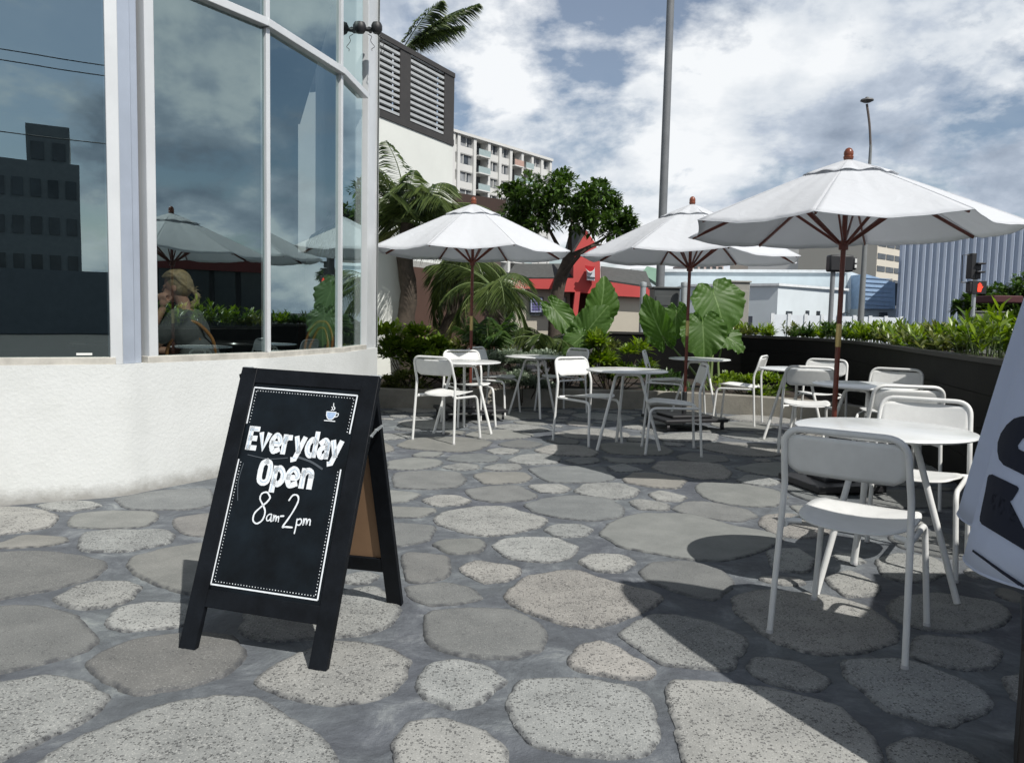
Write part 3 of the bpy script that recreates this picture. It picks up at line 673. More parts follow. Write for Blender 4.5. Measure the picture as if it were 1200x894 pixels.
it = MB(); it.prism([(n0p.x, n0p.y+.2), (n1p.x, n1p.y+.2), (n2p.x-.2, n2p.y+.2), (n3p.x-.3, n3p.y+.2), (n4p.x-.3, n4p.y), (n6p.x-.5, n6p.y), (n6p.x - 2.2, n6p.y + 5.), (-9, 13.)], 4.4, 4.5)
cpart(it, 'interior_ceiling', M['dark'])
# small stickers on the panes
for (px, py, w_, h_, pa) in ((112, 413, .09, .014, 0), (0, 0, 0, 0, 9)):
    if pa == 9: break
    a2, b2, d, n = facet(*panes[pa], .052); p = P(px, 584) ; q = a2 + d * ((n1p - a2).length - .17)
    s = MB(); s.box(q.x, q.y, SZ + .065, w_, .002, h_, rz=math.atan2(d.y, d.x)); cpart(s, 'sticker', M['white_powder'])
# security camera pair on the corner column
cm = thing('security_camera', 'black twin floodlight camera with dangling wires high on the silver corner column', 'camera', tuple(at(432, 33, n5p.y - .12)))
mb = MB(); mb.lathe([(0, -.055), (.035, -.05), (.055, -.02), (.055, .02), (.04, .05), (0, .06)], 16, o=(-.08, 0, 0)); mb.build('lens_housing', M['blackm'], cm)
mb = MB(); mb.lathe([(0, -.055), (.035, -.05), (.055, -.02), (.055, .02), (.04, .05), (0, .06)], 16, o=(.08, 0, 0)); mb.build('lens_housing', M['blackm'], cm)
mb = MB(); mb.tube([(-.08, 0, 0), (.0, .03, -.01), (.08, 0, 0)], .02); mb.tube([(0, .02, 0), (0, .1, 0)], .02); mb.build('mount', M['blackm'], cm)
mb = MB()
for q in range(3):
    rq = random.Random(q); pts = [(rq.uniform(-.03, .1), .03, -.05)]
    for k in range(6): pts.append((pts[-1][0] + rq.uniform(-.03, .05), .03, pts[-1][2] - .035 + rq.uniform(-.01, .02)))
    mb.tube(cat([Vector(p) for p in pts], 3), .003, 5)
mb.build('loose_wire', M['blackm'], cm)

# ------------------------------------------------------------------ chairs and tables
def make_chair():
    t = thing('metal_chair', '', 'chair')
    m = M['white_powder']; r = .0125
    # local: +x is forward, y sideways; seat height .46
    for s in (-1, 1):
        MB().tube([(-.25, s * .245, .006), (-.222, s * .232, .44)], [r * .95, r], 12).build('leg', m, t)
        MB().tube(fillet([(.25, s * .225, .006), (.215, s * .20, .425), (-.21, s * .222, .435)], .06, 6), r, 12).build('leg', m, t)
        for gx, gy in ((-.25, s * .245), (.25, s * .225)): MB().lathe([(0, 0), (.014, 0), (.0145, .012), (.0135, .014)], 12, o=(gx, gy, 0)).build('glide', M['foot'], t)
        MB().tube([(-.19, s * .226, .445), (-.165, s * .17, .447)], .011, 10).build('seat_bracket', m, t)
    bf = fillet([(-.222, .232, .44), (-.215, .226, .60), (-.245, .222, .68), (-.285, .215, .825), (-.285, -.215, .825), (-.245, -.222, .68), (-.215, -.226, .60), (-.222, -.232, .44)], .075, 7)
    MB().tube(bf, r, 12).build('back_frame', m, t)
    # seat: rounded sheet with a shallow dish
    mb = MB(); nx, ny = 14, 14; vs = []
    for i in range(nx + 1):
        for j in range(ny + 1):
            u, v = i / nx * 2 - 1, j / ny * 2 - 1
            # squircle map
            k = 1 / max(1e-6, (abs(u) ** 3 + abs(v) ** 3) ** (1 / 3)) * max(abs(u), abs(v)) if (u or v) else 1
            x = u * k * .222 + .012; y = v * k * .212
            z = .462 + .016 * u - .016 * (1 - u * u) * (1 - v * v) + .012 * v * v - .016 * max(0, u) ** 4
            vs.append((x, y, z))
    mb.add(vs, [(i * (ny + 1) + j, (i + 1) * (ny + 1) + j, (i + 1) * (ny + 1) + j + 1, i * (ny + 1) + j + 1) for i in range(nx) for j in range(ny)], 0, True)
    mb.build('seat', m, t, solid=.006)
    # backrest: curved panel with rounded lower corners, slot under the top rail
    mb = MB(); vs = []; nx, ny = 16, 8
    for i in range(nx + 1):
        for j in range(ny + 1):
            u = i / nx * 2 - 1; v = j / ny
            # lower corners round off
            wv = .219 - (.05 * max(0, (.35 - v) / .35) ** 2.2) - (.03 * max(0, (v - .8) / .2) ** 2)
            y = u * wv; z = .648 + v * .155
            x = -.232 - (z - .66) * .30 + .016 * (1 - u * u) * -1
            vs.append((x, y, z))
    mb.add(vs, [(i * (ny + 1) + j, (i + 1) * (ny + 1) + j, (i + 1) * (ny + 1) + j + 1, i * (ny + 1) + j + 1) for i in range(nx) for j in range(ny)], 0, True)
    mb.build('backrest', m, t, solid=.005)
    return t
chairs = [
    (1.39, 3.07, 52, 'closest white metal chair, tucked under the nearest round table with its back turned'),
    (2.10, 4.02, 237, 'white chair facing us across the nearest table, beside the white lettered fabric'),
    (2.66, 5.42, 80, 'chair seen from behind between the nearest table and the table under the right umbrella'),
    (3.36, 6.98, 232, 'white chair against the black wall, right of the right umbrella pole, half in sun'),
    (2.83, 7.50, 74, 'shaded chair seen from behind just left of the right umbrella pole'),
    (3.38, 8.60, 235, 'white chair facing us behind the right umbrella pole, in front of the black planter wall'),
    (2.76, 9.52, 152, 'sunlit chair seen in profile facing left, standing alone right of the middle umbrella pole'),
    (1.50, 7.29, 175, 'chair in profile facing left at the right side of the middle table'),
    (1.98, 10.12, -14, 'shaded chair left of the middle umbrella pole, its back in front of the black wall'),
    (.77, 7.77, -52, 'white chair facing the camera at the left side of the middle table'),
    (.64, 10.25, 214, 'dim chair half hidden behind the chair left of the middle table, by the leafy shrubs'),
    (-.21, 9.98, -25, 'grey looking chair in shade facing right, right of the left umbrella table'),
    (-.48, 8.84, -66, 'bright white chair facing us behind the table under the left umbrella'),
    (-.63, 7.76, 60, 'white chair with its back turned in front of the table under the left umbrella')]
ch0 = make_chair()
for i, (x, y, a, lab) in enumerate(chairs):
    o = ch0 if i == 0 else copy_tree(ch0)
    o.location = (x, y, .009); o.rotation_euler = (0, 0, R(a)); tag(o, lab, 'chair', 'white metal cafe chairs on the patio')
def make_table():
    t = thing('bistro_table', '', 'table'); m = M['white_powder']
    mb = MB(); mb.lathe([(0, .732), (.372, .732), (.384, .735), (.390, .741), (.386, .748), (.374, .752), (0, .752)], 64); mb.build('table_top', M['grey_powder'], t)
    MB().lathe([(0, .722), (.13, .722), (.135, .727), (.13, .7315), (0, .7315)], 24).build('mounting_plate', m, t)
    for k in range(3):
        a = 2 * PI * k / 3; ca, sa = math.cos(a), math.sin(a)
        MB().tube(fillet([(.02 * ca, .02 * sa, .705), (.135 * ca, .135 * sa, .705), (.345 * ca, .345 * sa, .004)], .04, 5), .0145, 12).build('leg', m, t)
    MB().lathe([(0, .69), (.028, .69), (.028, .722), (0, .722)], 16).build('hub', m, t)
    return t
tables = [
    (1.72, 3.60, 82, 'nearest and largest looking round white table at the right, in front of the lettered fabric'),
    (2.80, 6.23, 20, 'round white table partly hidden behind the nearest table, by the right umbrella pole'),
    (3.00, 8.25, 190, 'round white table in shade left of the right umbrella pole, behind a chair'),
    (2.39, 10.03, 300, 'round table behind the middle umbrella pole, below the big elephant ear leaves'),
    (1.09, 7.45, 95, 'round white table mid patio between two chairs, left of the middle umbrella pole'),
    (.29, 9.75, 40, 'farthest round table, in front of the silvery shrub between left and middle umbrellas'),
    (-.51, 8.28, -28, 'round white table at the left umbrella pole, closest to the cafe wall')]
tb0 = make_table()
for i, (x, y, a, lab) in enumerate(tables):
    o = tb0 if i == 0 else copy_tree(tb0)
    o.location = (x, y, .009); o.rotation_euler = (0, 0, R(a)); tag(o, lab, 'table', 'round white cafe tables')

# ------------------------------------------------------------------ umbrellas
def make_umbrella(name, label, loc, phase, Rr, top, rim, base_kind, group='open white market umbrellas', seed=0):
    t = thing(name, label, 'umbrella', loc, group=group); rd = random.Random(seed)
    A = [R(phase) + 2 * PI * k / 8 for k in range(8)]
    tip = [rd.uniform(-.02, .02) for _ in A]
    ctop = top - .085
    def rib(k, s):   # point on the rib line k at fraction s
        a = A[k % 8]; return Vector((Rr * s * math.cos(a), Rr * s * math.sin(a), ctop - (ctop - rim - tip[k % 8]) * (s ** 1.06)))
    def surf(k, u, s, lift=0, sag=.036):
        p = rib(k, s).lerp(rib(k + 1, s), u); q = 4 * u * (1 - u)
        p.z += lift - sag * q * s ** 2.2 + .012 * q * s * (1 - s)
        f = 1 - .035 * q * s ** 4; p.x *= f; p.y *= f
        p.z += .004 * math.sin(9 * u + k) * q * s + .0035 * math.sin(23 * u + 2.3 * k) * q * s * (1 - .4 * s)
        return p
    mb = MB(); ns, nu = 16, 24
    for k in range(8):
        vs = [surf(k, u / nu, .03 + .97 * s / ns) for s in range(ns + 1) for u in range(nu + 1)]
        mb.add(vs, [(s * (nu + 1) + u, (s + 1) * (nu + 1) + u, (s + 1) * (nu + 1) + u + 1, s * (nu + 1) + u + 1) for s in range(ns) for u in range(nu)], 0, True)
    can = mb.build('canopy', M['fabric'], t, solid=.002)
    hm = MB()
    for k in range(8):
        hm.tube([surf(k, u / 24, 1.0) for u in range(25)], .0035, 5)
        hm.tube([rib(k, s / 10) + Vector((0, 0, .002)) for s in range(3, 11)], .0028, 5)
    hm.build('seam', M['fabric'], can)
    v = MB(); vr = .27
    for k in range(8):
        vs = []
        for s in range(7):
            for u in range(nu + 1):
                p = surf(k, u / nu, .02 + vr * s / 6, .010 + .006 * s / 6)
                p.z += (.007 * math.sin(u / nu * PI * 3 + k * 1.3) + .004 * math.sin(PI * u / nu)) * (s / 6) ** 2; vs.append(p)
        v.add(vs, [(s * (nu + 1) + u, (s + 1) * (nu + 1) + u, (s + 1) * (nu + 1) + u + 1, s * (nu + 1) + u + 1) for s in range(6) for u in range(nu)], 0, True)
    v.build('vent', M['fabric'], can, solid=.002)
    pl = MB(); pl.tube([(0, 0, .28), (0, 0, 1.06)], .0185, 14); pl.tube([(0, 0, 1.22), (0, 0, top - .06)], .0185, 14); pl.build('pole', M['umwood'], t)
    MB().tube([(0, 0, 1.055), (0, 0, 1.225)], .0205, 14).build('brass_sleeve', M['brass'], t)
    MB().lathe([(0, 0), (.020, 0), (.033, .012), (.036, .03), (.030, .036), (.034, .045), (.033, .065), (.022, .085), (.008, .093), (0, .094)], 18, o=(0, 0, top - .088)).build('finial', M['finwood'], t)
    hz = rim - .10
    hb = MB(); hb.lathe([(.019, -.05), (.034, -.045), (.034, -.012), (.044, -.008), (.044, .014), (.03, .02), (.019, .02)], 16, o=(0, 0, hz)); hb.build('runner', M['umwood'], t)
    hb = MB(); hb.lathe([(.019, -.02), (.042, -.015), (.042, .012), (.019, .018)], 16, o=(0, 0, ctop - .05)); hb.build('hub', M['umwood'], t)
    for k in range(8):
        d = Vector((0, 0, -.022)); rb = MB()
        a = Vector((.035 * math.cos(A[k]), .035 * math.sin(A[k]), ctop - .05))
        rb.bar(a, rib(k, .97) + d, .012, .022); rb.build('rib', M['umwood'], t)
        s_ = MB(); s_.bar(Vector((.036 * math.cos(A[k]), .036 * math.sin(A[k]), hz)), rib(k, .44) + d * 1.6, .012, .020); s_.build('strut', M['umwood'], t)
    MB().tube([(.012, -.02, 1.3), (.02, -.05, 1.31), (.05, -.05, 1.3)], .003, 6).build('pin', M['blackm'], t)
    bs = MB(); bs.tube([(0, 0, .05), (0, 0, .42)], .028, 14)
    if base_kind == 'cart':
        bs.box(0, 0, .115, .78, .62, .035, rz=.3); bs.box(0, 0, .15, .5, .4, .03, rz=.3)
    else:
        bs.box(0, 0, .035, .55, .55, .05, rz=.2); bs.box(0, 0, .07, .25, .25, .03, rz=.2)
    bs.build('base', M['blackm'], t, bevel=.008)
    if base_kind == 'cart':
        for sx_, sy_ in ((1, 1), (1, -1), (-1, 1), (-1, -1)):
            x, y = sx_ * .34, sy_ * .26; x, y = x * math.cos(.3) - y * math.sin(.3), x * math.sin(.3) + y * math.cos(.3)
            w_ = MB(); w_.tube([(x - .014, y, .045), (x + .014, y, .045)], .036, 14); w_.box(x, y, .085, .03, .05, .03); w_.build('caster', M['blackm'], t)
    return t
# phase is measured from +x; towards the camera is -90 deg
make_umbrella('market_umbrella', 'open white umbrella on the left with wooden pole, right beside the cafe windows', (-.50, 9.40, .01), -90 - 20, 1.20, 2.62, 1.97, 'cart', seed=1)
make_umbrella('market_umbrella', 'open white umbrella in the middle behind the tall grey street pole, wooden finial on top', (1.98, 8.95, .01), -90 - 40, 1.25, 2.61, 1.93, 'cart', seed=2)
make_umbrella('market_umbrella', 'largest looking open white umbrella on the right, shading the tables by the black wall', (2.42, 5.85, .01), -90 - 31, 1.18, 2.50, 1.915, 'flat', seed=3)
make_umbrella('market_umbrella', 'open white umbrella added unseen beyond the right edge, shading the corner by the lettered fabric', (3.50, 1.62, .01), -90 - 10, 1.20, 2.55, 1.95, 'flat', seed=4)  # unseen umbrella, added to cast part of the shade at lower right

# half folded umbrella with printed lettering at the right edge
def folded_umbrella():
    bx, by = 1.86, 2.02
    t = thing('folded_umbrella', 'half folded white umbrella with big navy lettering, hanging at the right edge', 'umbrella', (bx, by, .01))
    top = 2.48; ax = Vector((0, 0, 1))
    MB().tube([(0, 0, .3), (0, 0, top + .04)], .019, 14).build('pole', M['umwood'], t)
    MB().lathe([(0, 0), (.020, 0), (.033, .012), (.036, .03), (.034, .06), (.02, .085), (0, .094)], 18, o=(0, 0, top)).build('finial', M['finwood'], t)
    # hem in plan: folds as lobes
    n = 144; lv = 26
    def rad(a, s):
        # eight ribs, fabric hanging in folds between them
        f = math.cos(8 * a + .6) * .5 + .5
        base_ = .615 * s ** .55
        base_ *= 1.01
        return base_ * (1 - .18 * s * (1 - f) ** 1.2)
    def pt(a, s):
        z = top - (top - .60) * s
        z += -.07 * math.cos(a - R(250)) * s ** 3 
        r_ = rad(a, s)
        return Vector((r_ * math.cos(a), r_ * math.sin(a), z))
    vs = [pt(2 * PI * k / n, .02 + .98 * s / lv) for s in range(lv + 1) for k in range(n)]
    mb = MB(); mb.add(vs, [(s * n + k, (s + 1) * n + k, (s + 1) * n + (k + 1) % n, s * n + (k + 1) % n) for s in range(lv) for k in range(n)], 0, True)
    cn = mb.build('canopy', M['fabric2'], t, solid=.003)
    hm = MB(); hm.tube([pt(2 * PI * k / n, 1.0) for k in range(n)], .004, 5, closed=True); hm.build('hem', M['fabric2'], cn)
    # project outline polygons given as photo points onto the cloth
    from mathutils.bvhtree import BVHTree
    fs = [(s * n + k, (s + 1) * n + k, (s + 1) * n + (k + 1) % n, s * n + (k + 1) % n) for s in range(lv) for k in range(n)]
    bv = BVHTree.FromPolygons([v + Vector((bx, by, .01)) for v in vs], fs)
    return t, bv, (bx, by)
fu, fbv, fxy = folded_umbrella()
def cloth_print(name, polys, res=9):
    """printed shapes laid on the cloth: each a fan-free triangulated grid lifted 2.5 mm off the fabric"""
    mb = MB(); o0 = Vector((fxy[0], fxy[1], .01))
    from mathutils.geometry import tessellate_polygon
    for poly in polys:
        bm = bmesh.new(); vv = [bm.verts.new((x, y, 0)) for x, y in poly]; fc = bm.faces.new(vv)
        bmesh.ops.triangulate(bm, faces=[fc]); bmesh.ops.subdivide_edges(bm, edges=bm.edges[:], cuts=res, use_grid_fill=True)
        ok = {}; vs = []
        for v in bm.verts:
            d = ray(v.co.x, v.co.y).normalized(); h, nrm, ix, ds = fbv.ray_cast(Vector((0, 0, H)), d)
            if h is None: continue
            if nrm.dot(d) > 0: nrm = -nrm
            ok[v] = len(vs); vs.append(h + nrm * .0035 - o0)
        mb.add(vs, [tuple(ok[v] for v in f.verts) for f in bm.faces if all(v in ok for v in f.verts)], 0, True); bm.free()
    can = [o for o in bpy.data.objects if o.parent == fu and o.name.startswith('canopy')][0]
    return mb.build(name, M['navy'], can)
def q4(pts, ox, oy, s): return [(ox + x / s, oy + y / s) for x, y in pts]
letC = [(520, 118), (440, 125), (400, 137), (362, 170), (332, 215), (316, 262), (314, 310), (322, 350), (345, 380), (450, 432), (560, 480), (560, 360), (447, 308), (424, 296), (420, 278), (447, 240), (520, 225)]
letF = [(263, 445), (270, 432), (288, 429), (415, 490), (424, 502), (420, 515), (390, 562), (378, 570), (364, 566), (305, 532), (285, 532), (268, 548), (254, 575), (256, 592), (275, 608), (447, 708), (560, 775), (560, 885), (447, 822), (232, 690), (221, 672), (222, 650), (250, 520)]
strp = [(181, 832), (186, 822), (330, 925), (560, 1080), (560, 1108), (330, 945)]
cloth_print('lettering', [q4(letC, 1100, 460, 4.47), q4(letF, 1100, 460, 4.47)])
cloth_print('stripe', [q4(strp, 1100, 460, 4.47)])
wb = thing('wooden_box', 'dark brown plank box standing below the lettered fabric at the right edge', 'box', (1.585, 1.98, 0), R(-32.6))
mb = MB()
for k in range(3): mb.box(-.133 + .133 * k, -.19, .21, .129, .02, .42); mb.box(-.133 + .133 * k, .19, .21, .129, .02, .42)
for k in range(3): mb.box(-.19, -.118 + .118 * k, .21, .02, .114, .42); mb.box(.19, -.118 + .118 * k, .21, .02, .114, .42)
mb.build('side_boards', mat('dark_brown_planks', (.010, .007, .006), .6, var=.4, vscale=7, bump=.2), wb, bevel=.002)
MB().box(0, 0, .432, .42, .42, .02).build('lid', mat('dark_brown_lid', (.011, .008, .007), .6, var=.4), wb, bevel=.003)

# ------------------------------------------------------------------ kerb, bed, black planter wall
kp = cat([P(440, 478), P(480, 479), P(520, 480), P(600, 478), P(700, 479), P(800, 482), P(880, 487), P(935, 492), Vector((4.1, 9.4, 0)), Vector((4.25, 9.0, 0))], 5)
kb = thing('concrete_kerb', 'low weathered concrete kerb curving along the planting bed at the back', 'kerb', tuple(kp[0]))
mb = MB(); o0 = kp[0]
vs = []
for i, p in enumerate(kp):
    d = (kp[min(i + 1, len(kp) - 1)] - kp[max(i - 1, 0)]).normalized(); n_ = Vector((-d.y, d.x, 0))
    for q, z in ((0, -.02), (0, .25), (.012, .262), (.13, .262), (.14, .25), (.14, 0)): vs.append(p + n_ * q + Vector((0, 0, z)) - o0)
mb.add(vs, [(i * 6 + j, (i + 1) * 6 + j, (i + 1) * 6 + j + 1, i * 6 + j + 1) for i in range(len(kp) - 1) for j in range(5)], 0)
mb.build('kerb_wall', M['concrete'], kb)
sb = MB(); vs = [(p.x, p.y + .08, .20) for p in kp] + [(4.8, 12, .2), (4.2, 14.5, .2), (-5, 15.5, .2), (-1.8, 11, .2)]
sb.add(vs, [tuple(range(len(vs)))]); tag(sb.build('soil_bed', M['soil']), kind='structure')
wp = [(2.75, 2.2), (3.05, 3.8), (3.34, 5.3), (3.62, 6.5), (4.0, 8.0), (4.4, 9.6), (4.68, 11.2), (4.55, 12.8), (3.6, 13.9), (1.75, 14.4)]
wpv = cat([Vector((x, y, 0)) for x, y in wp], 3)
pw = thing('planter_wall', 'long curved black board planter wall on the right, filled with strap leaved plants', 'planter', tuple(wpv[0]))
o0 = wpv[0]; mb = MB(); cp = MB(); sl_ = MB()
def off(pts, i, q):
    d = (pts[min(i + 1, len(pts) - 1)] - pts[max(i - 1, 0)]).normalized(); n_ = Vector((d.y, -d.x, 0)); return pts[i] + n_ * q - o0
for bz0, bz1 in ((.0, .246), (.250, .496), (.50, .746), (.75, .972)):
    vs = []
    for i in range(len(wpv)):
        a = off(wpv, i, 0); b = off(wpv, i, .03)
        vs += [a + Vector((0, 0, bz0)), a + Vector((0, 0, bz1)), b + Vector((0, 0, bz1)), b + Vector((0, 0, bz0))]
    mb.add(vs, [(i * 4 + j, (i + 1) * 4 + j, (i + 1) * 4 + (j + 1) % 4, i * 4 + (j + 1) % 4) for i in range(len(wpv) - 1) for j in range(4)])
mb.build('boards', M['blackwall'], pw)
vs = []
for i in range(len(wpv)):
    for q, z in ((-.02, .976), (-.02, 1.015), (.10, 1.015), (.10, .976)): vs.append(off(wpv, i, q) + Vector((0, 0, z)))
cp.add(vs, [(i * 4 + j, (i + 1) * 4 + j, (i + 1) * 4 + (j + 1) % 4, i * 4 + (j + 1) % 4) for i in range(len(wpv) - 1) for j in range(4)]); cp.build('cap', mat('dark_cap', (.035, .034, .032), .6), pw)
vs = []
for i in range(len(wpv)):
    for q in (.1, .75): vs.append(off(wpv, i, q) + Vector((0, 0, .96)))
sl_.add(vs, [(i * 2, (i + 1) * 2, (i + 1) * 2 + 1, i * 2 + 1) for i in range(len(wpv) - 1)])
vs = []
for i in range(len(wpv)):
    for z in (0, .97): vs.append(off(wpv, i, .75) + Vector((0, 0, z)))
sl_.add(vs, [(i * 2, (i + 1) * 2, (i + 1) * 2 + 1, i * 2 + 1) for i in range(len(wpv) - 1)])
sl_.build('planting_soil', M['soil'], pw)

# ------------------------------------------------------------------ foliage
def leaf(mb, p, d, up, ln, wd, bend=.25, fold=.15, mi=0, seg=3):
    """a blade from p along d, arching; tapered both ends, folded on its midrib"""
    d = d.normalized(); s = d.cross(up)
    if s.length < 1e-3: s = d.cross(Vector((1, 0, 0)))
    s.normalize(); n = s.cross(d); vs = []; q = Vector(p)
    prof = [0.12, .85, 1.0, .7, 0.0] if seg == 4 else [.15, 1.0, .85, 0.0] if seg == 3 else [.2, 1.0, 0.0]
    for i in range(seg + 1):
        t = i / seg; c = q + d * (ln * t) - Vector((0, 0, bend * ln * t * t)) ; w_ = wd * prof[i] / 2
        vs += [c + s * w_ + n * (fold * w_), c, c - s * w_ + n * (fold * w_)]
    mb.add(vs, [f for i in range(seg) for f in ((3 * i, 3 * i + 1, 3 * i + 4, 3 * i + 3), (3 * i + 1, 3 * i + 2, 3 * i + 5, 3 * i + 4))], mi, True)
def rv(rd): 
    while True:
        v = Vector((rd.uniform(-1, 1), rd.uniform(-1, 1), rd.uniform(-1, 1)))
        if .1 < v.length < 1: return v.normalized()
def strap_plant(loc, h, ns, label, seed, group, m='leafA', lw=.03, ll=.16):
    rd = random.Random(seed); t = thing('strap_leaf_plant', label, 'plant', loc, group=group); mb = MB(); st = MB()
    for i in range(ns):
        a = rd.uniform(0, 2 * PI); r_ = rd.uniform(0, .16); top = Vector((r_ * math.cos(a) * 1.8, r_ * math.sin(a) * 1.8, h * rd.uniform(.55, 1)))
        b = Vector((r_ * math.cos(a), r_ * math.sin(a), 0)); st.tube([b, (b + top) / 2 + rv(rd) * .01, top], .004, 5)
        for k in range(rd.randint(12, 18)):
            f = rd.uniform(.35, 1); p = b.lerp(top, f); an = rd.uniform(0, 2 * PI)
            d = Vector((math.cos(an), math.sin(an), rd.uniform(.5, 2.2) if f > .8 else rd.uniform(.2, 1.2)))
            leaf(mb, p, d, Vector((0, 0, 1)), ll * rd.uniform(.7, 1.25), lw * rd.uniform(.8, 1.2), .15, .3)
    mb.build('leaves', M[m], t); st.build('stems', M['stem'], t); return t
rdp = random.Random(11); k = 0
names = ['at the far end', '']
cum = [0]
for i in range(1, len(wpv)): cum.append(cum[-1] + (wpv[i] - wpv[i - 1]).length)
pos = []; s = 1.4
while s < cum[-1] - 2.2:
    i = max(j for j in range(len(cum)) if cum[j] <= s); f = (s - cum[i]) / (cum[i + 1] - cum[i]) if i + 1 < len(cum) else 0
    p = wpv[i].lerp(wpv[min(i + 1, len(wpv) - 1)], f); d = (wpv[min(i + 1, len(wpv) - 1)] - wpv[i]).normalized(); n_ = Vector((d.y, -d.x, 0))
    for row in (0, 1): pos.append((p + n_ * (.25 + .25 * row) + d * (.15 * row), s, row))
    s += .36
for p, s, row in pos:
    if rdp.random() < .1: continue
    near = s < 5
    strap_plant((p.x, p.y, .96), rdp.uniform(.13, .34) + (.10 if near else 0), 11, 'bright green strap leaved plant growing in the top of the black planter wall', 100 + k, 'strap leaved plants in the black planter', rdp.choice(['leafA', 'leafA', 'leafG', 'leafB']), lw=rdp.uniform(.024, .036), ll=rdp.uniform(.11, .18)); k += 1

def shrub(name, label, loc, rx, ry, rz, n, ll, lw, m, seed, stems=True, cat_='shrub', up=.5):
    rd = random.Random(seed); t = thing(name, label, cat_, loc); mb = MB(); st = MB()
    clumps = [(Vector((rd.gauss(0, .45) * rx, rd.gauss(0, .45) * ry, rz * rd.uniform(.25, 1.0) * 1.0)), rd.uniform(.16, .32)) for _ in range(16)]
    for c, r_ in clumps:
        st.tube([(c.x * .2, c.y * .2, 0), (c.x * .7, c.y * .7, c.z * .5), tuple(c)], [.012, .008, .004], 5)
        for i in range(n // 16):
            d = rv(rd); d.z = abs(d.z) * .9 - .15; p = c + Vector((d.x * r_ * rx * 1.5, d.y * r_ * ry * 1.5, d.z * r_ * rz * .9)) * rd.uniform(.2, 1)
            dd = (d + Vector((0, 0, up)) + rv(rd) * .5)
            leaf(mb, p, dd, Vector((0, 0, 1)), ll * rd.uniform(.6, 1.25), lw * rd.uniform(.7, 1.2), .25, .2)
    mb.build('leaves', M[m], t); st.build('stems', M['bark'], t); return t
def palm_frond(mb, st, o, az, el, ln, droop, nl, ll, rd, lw=.022, vshape=.5):
    d = Vector((math.cos(az), math.sin(az), 0)); pts = []
    for i in range(15):
        t = i / 14; a = el - droop * t ** 1.3
        if i == 0: p = Vector(o)
        else: p = pts[-1] + (d * math.cos(a) + Vector((0, 0, math.sin(a)))) * (ln / 14)
        pts.append(p)
    st.tube(pts, [.014 * (1 - .8 * i / 14) * ln / 1.4 for i in range(15)], 5)
    side = d.cross(Vector((0, 0, 1))).normalized()
    for i in range(nl):
        t = .14 + .86 * i / nl; j = t * 14; k_ = min(13, int(j)); p = pts[k_].lerp(pts[k_ + 1], j - k_)
        tg = (pts[k_ + 1] - pts[k_]).normalized(); nrm = side.cross(tg) * -1
        env = math.sin(PI * min(1, t * .86 + .12)) ** .6
        for s in (-1, 1):
            dd = (side * s + tg * (.55 + .6 * t) + nrm * (vshape * rd.uniform(.3, 1)) * -1 * -1 + rv(rd) * .12)
            leaf(mb, p, dd, tg, ll * env * rd.uniform(.85, 1.1), lw, .45, .1, seg=2)
def palm(label, loc, crown, nf, ln, seed, trunk_r=.11, m='leafP', ll=.42, elr=(-.2, 1.3), name='palm_tree', cat_='palm', yellow=2, lw=.024, droop=(.9, 1.9), azr=(0, 2 * PI)):
    rd = random.Random(seed); t = thing(name, label, cat_, loc); cr_ = Vector(crown) - Vector(loc)
    if trunk_r:
        tk = MB(); n = 14; tk.tube([Vector((cr_.x * i / n + .03 * math.sin(i), cr_.y * i / n, cr_.z * i / n)) for i in range(n + 1)], [trunk_r * (1.15 - .3 * i / n) * (1 + .10 * (i % 2)) for i in range(n + 1)], 12); tk.build('trunk', M['bark'], t)
    mb = MB(); st = MB(); yb = MB()
    for i in range(nf):
        az = azr[0] + (azr[1] - azr[0]) * (i + rd.uniform(-.3, .3)) / nf; el = rd.uniform(*elr)
        palm_frond(yb if i < yellow else mb, st, cr_, az + (2.4 if i < yellow else 0), el if i >= yellow else -.3, ln * rd.uniform(.75, 1.1), rd.uniform(*droop), int(30 * ln / 1.4) + 12, ll, rd, lw)
    mb.build('fronds', M[m], t); st.build('frond_stalks', M['stem'], t)
    if yellow: yb.build('yellow_fronds', M['leafY'], t)
    return t
# left side, behind the left umbrella
p = at(478, 410, 12.4); palm('feathery palm between the cafe corner and the white wall, its crown above the left umbrella', (p.x, p.y, .2), at(476, 262, 12.4), 38, 1.4, 21, .13, ll=.46, elr=(-.1, 1.5), lw=.03, droop=(.6, 1.5))
p = at(508, 400, 13.2); palm('palm with a leaning trunk behind the left umbrella pole', (p.x, p.y, .2), at(548, 305, 13.2), 16, 1.35, 22, .11, elr=(-.5, .6), yellow=1)
p = at(606, 440, 12.0); palm('drooping palm right of the left umbrella pole', (p.x, p.y, .2), at(578, 338, 12.2), 14, 1.15, 23, .05, elr=(-.4, .9), yellow=1, ll=.38)
p = at(655, 455, 11.9); palm('short fan of palm fronds beside the elephant ear leaves, left of the middle table', (p.x, p.y, .2), at(640, 402, 11.9), 11, .8, 24, .04, name='young_palm', elr=(.1, 1.0), yellow=0, ll=.3)
p = at(560, 455, 11.3); palm('dark spiky young palm in the bed right of the left umbrella pole', (p.x, p.y, .2), at(572, 410, 11.3), 12, .62, 25, .03, name='young_palm', elr=(.3, 1.3), yellow=0, ll=.3, lw=.035, m='leafB', droop=(.3, 1.0))
shrub('leafy_shrub', 'glossy bright green leafy shrub in the bed beside the cafe corner', at(484, 455, 10.9), .68, .36, .76, 2400, .17, .062, 'leafA', 31)
shrub('leafy_shrub', 'dark low shrub filling the bed under the left palm trunks', at(532, 452, 11.5), .6, .4, .62, 1800, .13, .035, 'leafG', 32)
